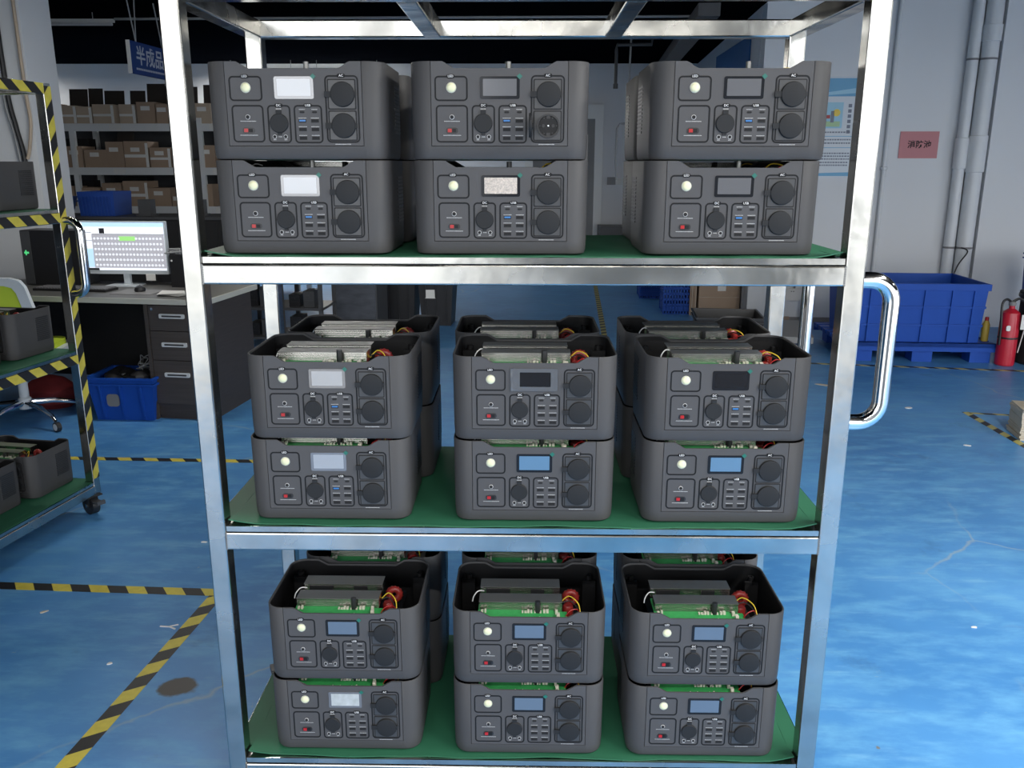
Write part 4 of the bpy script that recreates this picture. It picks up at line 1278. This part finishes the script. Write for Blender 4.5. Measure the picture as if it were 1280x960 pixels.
for k, (px, wpx, h) in enumerate(rowm):
    carton(topb(px), wpx * 0.0088, zt, h, 0.30, 'carton on the middle shelf of the storage rack, %s from the left' % nm[k], 'cardboard', 0.13 if k == 3 else 0, True, k not in (4,), 8.02, tape=k in (4, 5))
zt = SZ[1] + 0.034
rowb = [(70, 24, .18), (98, 30, .17), (130, 24, .21), (160, 31, .225), (190, 29, .165), (214, 16, .09), (244, 28, .2)]
for k, (px, wpx, h) in enumerate(rowb):
    carton(topb(px), wpx * 0.0088, zt, h, 0.30, 'carton on the lower shelf of the storage rack, %s from the left' % nm[k], 'cardboard', 0, True, k not in (3, 4), 8.02, tape=k == 3)
MB().box(SX[0], SX[-1], 8.585, 8.60, 0.2, 1.83).build('back_panel', M['darkgrey'], sr)
# dark blocks standing for the dark backs of the bays
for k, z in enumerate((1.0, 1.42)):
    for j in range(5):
        tag(MB().box(0, 0.30, 0, 0.2, 0, 0.24 + 0.04 * ((j + k) % 3)).build('bay_back_block', M['matblack'], None, (-5.9 + 0.62 * j, 8.36, z)), 'dark block filling the back of the %s storage rack shelf, %s from the left' % (('lower', 'middle')[k], nm[j]), 'bin', 'dark blocks filling the back of the storage rack')
mbm = MB().lathe([(0.06, 0), (0.09, 0.03), (0.07, 0.08), (0.02, 0.10)], (0, 0, 0), 10)
bagm = mbm.mesh('plastic_bag', mat('clear_bag', (0.5, 0.5, 0.52), 0.25, bump=(30, 1.0)))
for k, (px, z) in enumerate(((114, SZ[2] + 0.19), (130, SZ[1] + 0.24))):
    o = place('plastic_bag', bagm, None, (topb(px), 8.15, z - 0.055))
    tag(o, ('crumpled clear bag in a carton on the middle storage shelf', 'crumpled clear bag in a carton on the lower storage shelf')[k], 'bag')

# ------------------------------------------------------------------ hanging blue sign (its face looks along +X)
sg = thing('hanging_sign', 'blue hanging sign with white characters on straps under the ceiling', 'sign', (-3.37, 6.02, 2.22), R(86))
MB().box(0, 0.86, 0, 0.03, 0, 0.265).build('sign_board', M['bluesign'], sg)
MB().box(-0.004, 0.0, -0.002, 0.032, -0.002, 0.267).build('sign_edge', M['white'], sg)
text('半成品区', 0.165, M['signtext'], sg, (0.42, -0.001, 0.145), bold=0.02)
cb2 = MB()
for k in range(22):
    cb2.box(0.08 + 0.031 * k, 0.102 + 0.031 * k, -0.001, 0, 0.035, 0.052)
cb2.build('small_lettering', M['signtext'], sg)
for x in (0.14, 0.62):
    MB().tube([(x, 0.015, 0.265), (x - 0.10, 0.015, CZ - 2.22)], 0.006, 6).build('strap', M['duct'], sg)
    MB().tube([(x, 0.015, 0.265), (x + 0.04, 0.015, CZ - 2.22)], 0.006, 6).build('strap', M['duct'], sg)

# ------------------------------------------------------------------ dark things far under the top shelf
ws = thing('parts_shelf', 'dark open shelf crowded with black electronics beyond the desk', 'shelf', (-2.32, 5.15, 0), R(-3))
for x in (0.0, 0.34, 0.66):
    for y in (0.0, 0.4):
        MB().box(x, x + 0.03, y, y + 0.03, 0, 0.80).build('shelf_post', M['darkgrey'], ws)
for z in (0.10, 0.34, 0.56, 0.79):
    MB().box(0, 0.69, 0, 0.43, z - 0.02, z).build('shelf_board', M['darkgrey'], ws)
k = 0
for z in (0.10, 0.34, 0.56):
    for x in (0.05, 0.16, 0.40, 0.52):
        h = 0.10 + 0.03 * (k % 3)
        c, s = math.cos(R(-3)), math.sin(R(-3))
        o = MB().box(0, 0.09, 0, 0.18, 0, h).box(0.01, 0.08, -0.004, 0, h * 0.3, h * 0.42).box(0.02, 0.05, -0.004, 0, h * 0.6, h * 0.75).build('electronics_box', M['darkgrey'] if k % 2 else M['black'], None, (-2.32 + x * c - 0.06 * s, 5.15 + x * s + 0.06 * c, z), R(-3))
        tag(o, 'dark electronics box, %s from the left on the %s board of the crowded dark shelf' % (('first', 'second', 'third', 'fourth')[k % 4], ('lower', 'middle', 'upper')[k // 4]), 'electronics', 'electronics boxes on the dark shelf')
        k += 1
dc = thing('dark_cabinet', 'scratched dark metal cabinet beside the crowded dark shelf', 'cabinet', (-1.62, 5.55, 0), R(-3))
MB().box(0, 0.36, 0, 0.42, 0.02, 0.66).build('cabinet_body', M['darkgrey'], dc)
MB().box(0.01, 0.35, -0.012, 0, 0.05, 0.64).build('cabinet_door', mat('scratched_dark', (0.06, 0.066, 0.08), 0.35, noise=(8, 0.7, (1, 1, 3)), bump=(12, 0.4)), dc)
MB().box(-0.01, 0.0, -0.012, 0.0, 0.02, 0.66).build('corner_strip', M['trolley'], dc)
MB().box(0, 0.36, 0, 0.42, 0, 0.02).build('plinth', M['matblack'], dc)
for k, x in enumerate((-1.19, -0.84)):
    t = ribbed_crate('black_crate', ('black ribbed crate on the dark floor, left one beside the cabinet', 'black ribbed crate with a white label on the dark floor')[k], (x + 0.02, 6.36, 0), R(-3), 0.33, 0.36, 0.46, M['black'], 'black crates on the floor', 3)
    if k:
        MB().box(-0.10, 0.0, -0.178, -0.170, 0.26, 0.34).build('white_label', M['label'], t)
tag(MB().prism(rrect(0, 0, 0.34, 0.26, 0.03, 3), 0, 0.05, 'z').build('foam_pad', M['trolley'], None, (-1.25, 5.35, 0.0)), 'flat grey pad on the floor before the dark cabinet', 'pad')
def basket(loc, label):
    t = thing('mesh_basket', label, 'basket', loc, R(-3), 'blue baskets')
    w, d, h = 0.26, 0.36, 0.42
    for i in range(7):
        z = 0.03 + i * 0.055
        MB().ring([(-w / 2, -d / 2), (w / 2, -d / 2), (w / 2, d / 2), (-w / 2, d / 2)], [(-w / 2 + 0.006, -d / 2 + 0.006), (w / 2 - 0.006, -d / 2 + 0.006), (w / 2 - 0.006, d / 2 - 0.006), (-w / 2 + 0.006, d / 2 - 0.006)], z, z + (0.022 if i not in (0, 6) else 0.05), 'z').build('basket_band', M['bluep'], t)
    mb = MB()
    for k in range(10):
        x = -w / 2 + w * k / 9
        mb.box(x - 0.006, x + 0.006, -d / 2, -d / 2 + 0.006, 0, h).box(x - 0.006, x + 0.006, d / 2 - 0.006, d / 2, 0, h)
    for k in range(12):
        y = -d / 2 + d * k / 11
        mb.box(-w / 2, -w / 2 + 0.006, y - 0.006, y + 0.006, 0, h).box(w / 2 - 0.006, w / 2, y - 0.006, y + 0.006, 0, h)
    mb.box(-w / 2, w / 2, -d / 2, d / 2, 0, 0.008)
    mb.build('basket_bars', M['bluep'], t)['kind'] = 'stuff'
    return t
basket((1.535, 7.07, 0), 'blue mesh basket on the floor beside the cartons')
basket((1.43, 8.1, 0), 'blue mesh basket farther back, partly hidden behind the nearer basket')
for k, (z, h) in enumerate(((0, 0.19), (0.19, 0.24))):
    t = thing('carton', ('large brown carton on the floor beside the blue basket', 'brown carton with white label stacked on the large carton')[k], 'carton', (1.93, 6.80, z), R(-3))
    MB().box(-0.20, 0.20, 0, 0.3, 0.002, h).build('carton_body', M['cardboard'], t)
    MB().box(-0.20, 0.20, -0.001, 0.3, h * 0.97, h + 0.0005).build('carton_flap', M['cardboard2'], t)
    if k:
        MB().box(-0.02, 0.06, -0.003, 0, 0.06, 0.11).build('carton_label', M['label'], t)
for k in range(4):
    o = MB().box(-0.006, 0.006, 0, 0.28, 0, 0.40).build('cardboard_sheet', M['cardboard' if k % 2 else 'cardboard2'], None, (1.705 - 0.017 * k, 6.84, 0.0), R(-3))
    tag(o, 'flat cardboard sheet on edge between the basket and cartons, %s from the cartons' % nm[k].replace('leftmost', 'first'), 'cardboard', 'cardboard sheets on edge')
bn = ribbed_crate('black_bin', 'open black plastic bin on the floor behind the right stack', (1.64, 5.20, 0), R(-6), 0.52, 0.46, 0.30, M['black'], None, 4)

# grey flatbed trolley behind the rack, right
tr = thing('flatbed_trolley', 'grey flatbed trolley with thin dark handle behind the rack at right', 'trolley', (2.16, 5.32, 0), R(-12))
MB().prism(rrect(0, 0, 0.36, 0.78, 0.02, 3), 0.11, 0.16, 'z').build('platform', M['trolley'], tr)
for sx in (-1, 1):
    for sy in (-1, 1):
        w = MB().disc((0, 0.042), 0.042, -0.014, 0.014, 'x', 16).box(-0.02, 0.02, -0.02, 0.02, 0.075, 0.11).build('wheel', M['black'], tr, (sx * 0.13, sy * 0.30, 0))
MB().tube([(0.16, 0.36, 0.15), (0.20, 0.40, 0.80), (-0.12, 0.40, 0.80), (-0.15, 0.36, 0.15)], 0.012, 8).build('push_handle', M['darkgrey'], tr)

# ------------------------------------------------------------------ things along the right wall
pal = thing('plastic_pallet', 'blue plastic pallet on the floor against the right wall', 'pallet', (3.58, 4.735, 0), BR)
PW, PD = 1.13, 0.86
for k in range(7):
    y = 0.02 + k * (PD - 0.10) / 6
    MB().box(-PW, 0, y - 0.02, y + 0.07, 0.118, 0.150).build('deck_board', M['bluep'], pal)
MB().box(-PW, 0, 0, 0.025, 0.085, 0.150).build('deck_edge', M['bluep'], pal)
MB().box(-PW, 0, PD - 0.025, PD, 0.085, 0.150).build('deck_edge', M['bluep'], pal)
for x in (-0.98, -0.53, -0.10):
    for y in (0.02, 0.36, 0.70):
        MB().box(x - 0.075, x + 0.075, y, y + 0.14, 0, 0.118).build('block_foot', M['bluep'], pal)
tt = thing('plastic_tote', 'large open blue plastic tote standing on the blue pallet', 'tote', (3.49, 4.775, 0.150), BR)
TW, TD, TH = 0.99, 0.66, 0.45
def tl(i, z, k):
    return [(-TW + i + 0.03 * (1 - k), i + 0.02 * (1 - k), z), (-i - 0.025 * (1 - k), i + 0.02 * (1 - k), z), (-i - 0.025 * (1 - k), TD - i - 0.02 * (1 - k), z), (-TW + i + 0.03 * (1 - k), TD - i - 0.02 * (1 - k), z)]
vs = tl(0, 0, 0) + tl(0, TH, 1) + tl(0.012, TH, 1) + tl(0.012, 0.015, 0)
fs = [(3, 2, 1, 0), (12, 13, 14, 15)]
for l in range(3):
    for k in range(4):
        fs.append((l * 4 + k, l * 4 + (k + 1) % 4, l * 4 + 4 + (k + 1) % 4, l * 4 + 4 + k))
MB().add(vs, fs).build('tote_body', M['bluep'], tt)
MB().ring([(-TW - 0.012, -0.012), (0.012, -0.012), (0.012, TD + 0.012), (-TW - 0.012, TD + 0.012)], [(-TW + 0.001, 0.001), (-0.001, 0.001), (-0.001, TD - 0.001), (-TW + 0.001, TD - 0.001)], TH - 0.05, TH - 0.002, 'z').build('rim', M['bluep'], tt)
for z in (0.13, 0.27):
    q = 0.02 * (1 - z / TH)
    MB().box(-TW + q, -q, q - 0.010, q + 0.004, z - 0.008, z + 0.008).build('rib', M['bluep'], tt)
    MB().box(-q - 0.004, -q + 0.008, q, TD - q, z - 0.008, z + 0.008).build('rib', M['bluep'], tt)
for x in (-0.86, -0.66, -0.46, -0.26, -0.10):
    MB().add([(x - 0.006, 0.004, 0), (x + 0.006, 0.004, 0), (x + 0.006, -0.012, TH - 0.05), (x - 0.006, -0.012, TH - 0.05), (x - 0.006, 0.030, 0), (x + 0.006, 0.030, 0), (x + 0.006, 0.004, TH - 0.05), (x - 0.006, 0.004, TH - 0.05)],
             [(0, 1, 2, 3), (4, 7, 6, 5), (0, 4, 5, 1), (1, 5, 6, 2), (2, 6, 7, 3), (3, 7, 4, 0)]).build('rib', M['bluep'], tt)
fe = thing('fire_extinguisher', 'red fire extinguisher with a white card by the white column', 'extinguisher', (3.635, 4.70, 0))
MB().lathe([(0.062, 0), (0.068, 0.008), (0.068, 0.36), (0.060, 0.40), (0.030, 0.425), (0.020, 0.430), (0.020, 0.455)], (0, 0, 0), 24).build('cylinder', M['fire'], fe)
MB().lathe([(0.0690, 0.205), (0.0695, 0.207), (0.0695, 0.217), (0.0690, 0.219)], (0, 0, 0), 24).build('black_strap', M['black'], fe)
MB().lathe([(0.024, 0.452), (0.026, 0.458), (0.026, 0.478), (0.015, 0.484)], (0, 0, 0), 14).build('valve', M['trolley'], fe)
MB().tube(curve([(0.0, 0, 0.48), (0.04, -0.01, 0.505), (0.075, -0.015, 0.485), (0.088, -0.02, 0.455)], 5), 0.010, 8).build('squeeze_handle', M['black'], fe)
MB().tube(curve([(0.0, 0, 0.47), (-0.05, -0.01, 0.50), (-0.085, -0.02, 0.46), (-0.078, -0.03, 0.30), (-0.074, -0.03, 0.16)], 6), 0.009, 8).build('hose', M['black'], fe)
MB().box(0.035, 0.115, -0.085, -0.083, 0.285, 0.395).build('tag_card', M['label'], fe)
MB().tube([(0.075, -0.07, 0.285), (0.072, -0.03, 0.10)], 0.004, 6).build('tag_string', M['label'], fe)
MB().prism(rrect(-0.040, 0.29, 0.03, 0.04, 0.008, 2), -0.066, -0.060).build('paper_tag', M['label'], fe)
yb = thing('yellow_bottle', 'dusty yellow bottle between the blue tote and the red extinguisher', 'bottle', (3.548, 4.86, 0.150), 0)
MB().lathe([(0.024, 0), (0.027, 0.01), (0.027, 0.13), (0.014, 0.16)], (0, 0, 0), 14).build('bottle_body', mat('dusty_yellow', (0.40, 0.30, 0.05), 0.5), yb)
MB().lathe([(0.014, 0.158), (0.014, 0.185), (0.012, 0.187)], (0, 0, 0), 12).build('cap', M['red'], yb)
bb2 = thing('black_barrel', 'black bin standing right of the red extinguisher, cut by the frame', 'bin', (3.935, 4.76, 0))
MB().lathe([(0.165, 0), (0.18, 0.02), (0.185, 0.5), (0.195, 0.505), (0.195, 0.545), (0.17, 0.55)], (0, 0, 0), 24).build('barrel_body', M['matblack'], bb2)
MB().lathe([(0.198, 0.50), (0.200, 0.51), (0.200, 0.52), (0.198, 0.53)], (0, 0, 0), 24).build('barrel_hoop', M['black'], bb2)
ribbed_crate('blue_crate', 'blue bin behind the black barrel at the right edge', (4.42, 5.45, 0), BR, 0.42, 0.4, 0.75, M['bluedark'], None, 3)

# pipes on the right wall
def wall_at(x):
    return A0[1] + (x - A0[0]) * math.tan(BR)
def drain(x, r, label, couplings, dy=0.0):
    t = thing('drain_pipe', label, 'pipe', (x, wall_at(x) - r - 0.015 - dy, 0))
    MB().tube([(0, 0, 0.0), (0, 0, CZ)], r, 18).build('pipe_run', M['pipe'], t)
    for z0, z1 in couplings:
        MB().lathe([(r, z0), (r + 0.010, z0 + 0.004), (r + 0.010, z1 - 0.004), (r, z1)], (0, 0, 0), 18).build('coupling', M['pipe'], t)
    for z in (0.72, 2.35):
        MB().lathe([(r + 0.001, z), (r + 0.004, z + 0.002), (r + 0.004, z + 0.016), (r + 0.001, z + 0.018)], (0, 0, 0), 18).build('clip', M['greyp'], t)
    return t
drain(3.905, 0.048, 'narrow white drain pipe on the right wall, left one of the pair', [(1.43, 1.70)])
drain(4.030, 0.070, 'wide white drain pipe on the right wall beside the column', [(1.40, 1.72), (2.50, 2.64)])
tag(MB().tube([(3.265, wall_at(3.265) - 0.025, 0.0), (3.265, wall_at(3.265) - 0.025, CZ)], 0.020, 10).lathe([(0.022, 1.42), (0.032, 1.425), (0.032, 1.445), (0.022, 1.45)], (3.265, wall_at(3.265) - 0.025, 0), 10).build('wall_conduit', M['pipe']),
    'thin vertical white conduit on the right wall beside the rack upright', 'conduit')
tag(MB().tube(curve([(3.98, wall_at(3.98) - 0.14, 0.735), (4.02, wall_at(4.02) - 0.18, 0.70), (3.93, wall_at(3.93) - 0.22, 0.58), (3.86, wall_at(3.86) - 0.26, 0.40)], 6), 0.006, 6).build('black_wire', M['black']), 'thin black wire tied round the wide drain pipe', 'wire')
rs = thing('red_sign', 'small red sign with black characters on the right wall', 'sign', (3.555, wall_at(3.555) - 0.006, 1.64), BR)
MB().box(-0.17, 0.17, -0.004, 0.004, -0.117, 0.117).build('sign_plate', M['redsign'], rs)
text('消防池', 0.070, M['matblack'], rs, (0.005, -0.0045, 0.0), bold=0.022)
ps = thing('wall_poster', 'white safety poster with blue bands behind the rack right upright', 'poster', (2.66, wall_at(2.66) - 0.006, 1.345), BR)
MB().box(-0.34, 0.33, -0.002, 0.004, 0, 0.885).build('poster_sheet', M['poster'], ps)
MB().box(-0.34, 0.33, -0.0035, -0.002, 0.715, 0.87).build('header_band', M['poster_blue'], ps)
MB().prism([(-0.34, 0.70), (0.33, 0.745), (0.33, 0.79), (-0.1, 0.73), (-0.34, 0.72)], -0.005, -0.0035).build('header_swoosh', M['poster_sky'], ps)
MB().prism([(-0.34, 0.02), (0.33, 0.02), (0.33, 0.055), (0.0, 0.045), (-0.34, 0.085)], -0.004, -0.002).build('footer_band', M['poster_blue'], ps)
MB().box(-0.30, 0.20, -0.0035, -0.002, 0.44, 0.665).build('picture_panel', M['poster_sky'], ps)
MB().box(-0.28, 0.18, -0.0045, -0.0035, 0.455, 0.50).build('picture_ground', M['poster_green'], ps)
pic = MB().box(0.0, 0.09, -0.0055, -0.0035, 0.525, 0.555)
pic.build('picture_red_shape', M['red'], ps)
MB().disc((0.145, 0.575), 0.032, -0.0055, -0.0035, 'y', 12).build('picture_yellow_shape', M['yellow'], ps)
MB().box(0.095, 0.125, -0.0055, -0.0035, 0.49, 0.59).box(0.0, 0.03, -0.0057, -0.0035, 0.46, 0.53).build('picture_dark_shape', M['poster_text'], ps)
ptx = MB()
r5 = random.Random(9)
for z in (0.40, 0.335, 0.305, 0.215, 0.19, 0.165, 0.135, 0.11):
    x = -0.30
    while x < 0.28:
        w = r5.uniform(0.012, 0.022)
        ptx.box(x, x + w, -0.0032, -0.002, z, z + 0.012)
        x += w + 0.006
for k in range(6):
    ptx.box(0.245, 0.275, -0.0032, -0.002, 0.62 - 0.045 * k, 0.65 - 0.045 * k)
ptx.build('poster_lettering', M['poster_text'], ps)
MB().box(-0.33, 0.32, -0.0030, -0.002, 0.368, 0.373).box(-0.33, 0.32, -0.0030, -0.002, 0.268, 0.273).build('poster_rules', M['poster_blue'], ps)
bs = thing('wall_banner', 'dark blue banner high on the side wall behind the rack top', 'banner', (A0[0] + 0.035, 7.2, 2.25), R(90 - 1.6))
MB().box(-0.05, 1.7, 0.0, 0.012, 0, 0.42).build('banner_sheet', mat('banner_blue', (0.03, 0.13, 0.33), 0.6, spec=0.2), bs)
MB().box(-0.05, 1.7, 0.012, 0.014, 0.03, 0.06).box(-0.05, 1.7, 0.012, 0.014, 0.09, 0.11).build('banner_stripe', M['poster_sky'], bs)
ob = thing('wall_socket_box', 'white wall box with two small holes low on the right wall behind the rack', 'electrical box', (2.56, wall_at(2.56) - 0.004, 0.27), BR)
MB().prism(rrect(0, 0, 0.17, 0.115, 0.008, 3), -0.03, 0.002).build('box_cover', M['white'], ob)
MB().disc((-0.03, 0.03), 0.005, -0.032, -0.029, 'y', 8).build('hole', M['black'], ob)
MB().disc((-0.01, 0.03), 0.005, -0.032, -0.029, 'y', 8).build('hole', M['black'], ob)
MB().tube([(0.0, -0.012, 0.057), (0.0, -0.012, 0.60)], 0.010, 8).build('cable_pipe', M['greyp'], ob)
tag(MB().box(0, 0.07, -0.03, 0, 0, 0.055).build('wood_offcut', M['cardboard'], None, (2.46, wall_at(2.46) - 0.005, 0), BR), 'small brown block at the foot of the right wall', 'block')
structure(MB().box(0, 5.0, -0.012, 0, 0, 0.05).build('baseboard_right', M['trolley'], None, (A0[0], A0[1], 0), BR))

# stack of paper sheets at the right edge, each sheet bundle its own
pst = []
for k in range(13):
    o = MB().box(0, 0.30, 0, 0.22, 0, 0.0125).build('paper_bundle', M['paper'], None, (2.725 + r5.uniform(-0.004, 0.004), 2.84 + r5.uniform(-0.004, 0.004), 0.0013 + 0.0133 * k), R(r5.uniform(-14, -11)))
    tag(o, 'thin bundle of tan sheets, %s from the floor, stack at the right edge' % ('first second third fourth fifth sixth seventh eighth ninth tenth eleventh twelfth topmost'.split()[k]), 'paper bundle', 'stack of paper bundles at the right edge')
tp = thing('tape_dispenser', 'black and yellow tape roll lying on the paper stack at the right edge', 'tape', (2.845, 2.915, 0.1745))
MB().lathe([(0.03, 0), (0.05, 0.002), (0.05, 0.042), (0.03, 0.044)], (0, 0, 0), 18).build('tape_roll', M['yellow'], tp)
MB().lathe([(0.0505, 0.010), (0.052, 0.012), (0.052, 0.030), (0.0505, 0.032)], (0, 0, 0), 18).build('tape_band', M['black'], tp)

# litter on the floor
ym = MB().box(-0.022, 0.012, -0.0022, 0.0022, 0, 0.003).add([(0.010, -0.002, 0), (0.034, -0.014, 0), (0.036, -0.010, 0), (0.012, 0.002, 0), (0.010, -0.002, 0.003), (0.034, -0.014, 0.003), (0.036, -0.010, 0.003), (0.012, 0.002, 0.003)],
     [(0, 3, 2, 1), (4, 5, 6, 7), (0, 1, 5, 4), (1, 2, 6, 5), (2, 3, 7, 6), (3, 0, 4, 7)]).add([(0.010, 0.002, 0), (0.034, 0.014, 0), (0.032, 0.017, 0), (0.010, 0.004, 0), (0.010, 0.002, 0.003), (0.034, 0.014, 0.003), (0.032, 0.017, 0.003), (0.010, 0.004, 0.003)],
     [(0, 3, 2, 1), (4, 5, 6, 7), (0, 1, 5, 4), (1, 2, 6, 5), (2, 3, 7, 6), (3, 0, 4, 7)])
tag(ym.build('plastic_scrap', M['white'], None, (-1.165, 0.815, 0), R(-4)), 'white Y shaped plastic scrap on the blue floor beside the tape corner', 'scrap')
def scrap(x, y, w, l, rz, label, m='label'):
    r6 = random.Random(int(x * 1000))
    pts = [(w * (0.6 + 0.5 * r6.random()) * math.cos(a), l * (0.6 + 0.5 * r6.random()) * math.sin(a)) for a in [2 * PI * k / 7 for k in range(7)]]
    tag(MB().prism(pts, 0.0, 0.003, 'z').build('paper_scrap', M[m], None, (x, y, 0), R(rz)), label, 'scrap')
scrap(1.34, 1.735, 0.024, 0.009, 20, 'white paper scrap on the floor by the right upright')
scrap(2.40, 3.485, 0.030, 0.016, 10, 'white paper scrap on the blue floor before the paper stack')
scrap(2.395, 2.75, 0.022, 0.012, -20, 'white paper scrap nearest the camera left of the paper stack')
scrap(2.05, 4.05, 0.055, 0.020, -30, 'pale pink scrap on the floor beside the chrome handle', 'paper')
scrap(1.485, 0.86, 0.012, 0.006, 0, 'tiny white fleck on the bright floor at lower right')
scrap(-1.25, 0.60, 0.010, 0.006, 30, 'tiny white fleck on the floor left of the tape')
scrap(-1.62, 0.90, 0.016, 0.006, 40, 'tiny brown fleck on the floor amid the taped area', 'paper')
scrap(-1.28, 1.46, 0.014, 0.006, 10, 'tiny white fleck on the floor behind the tape corner')
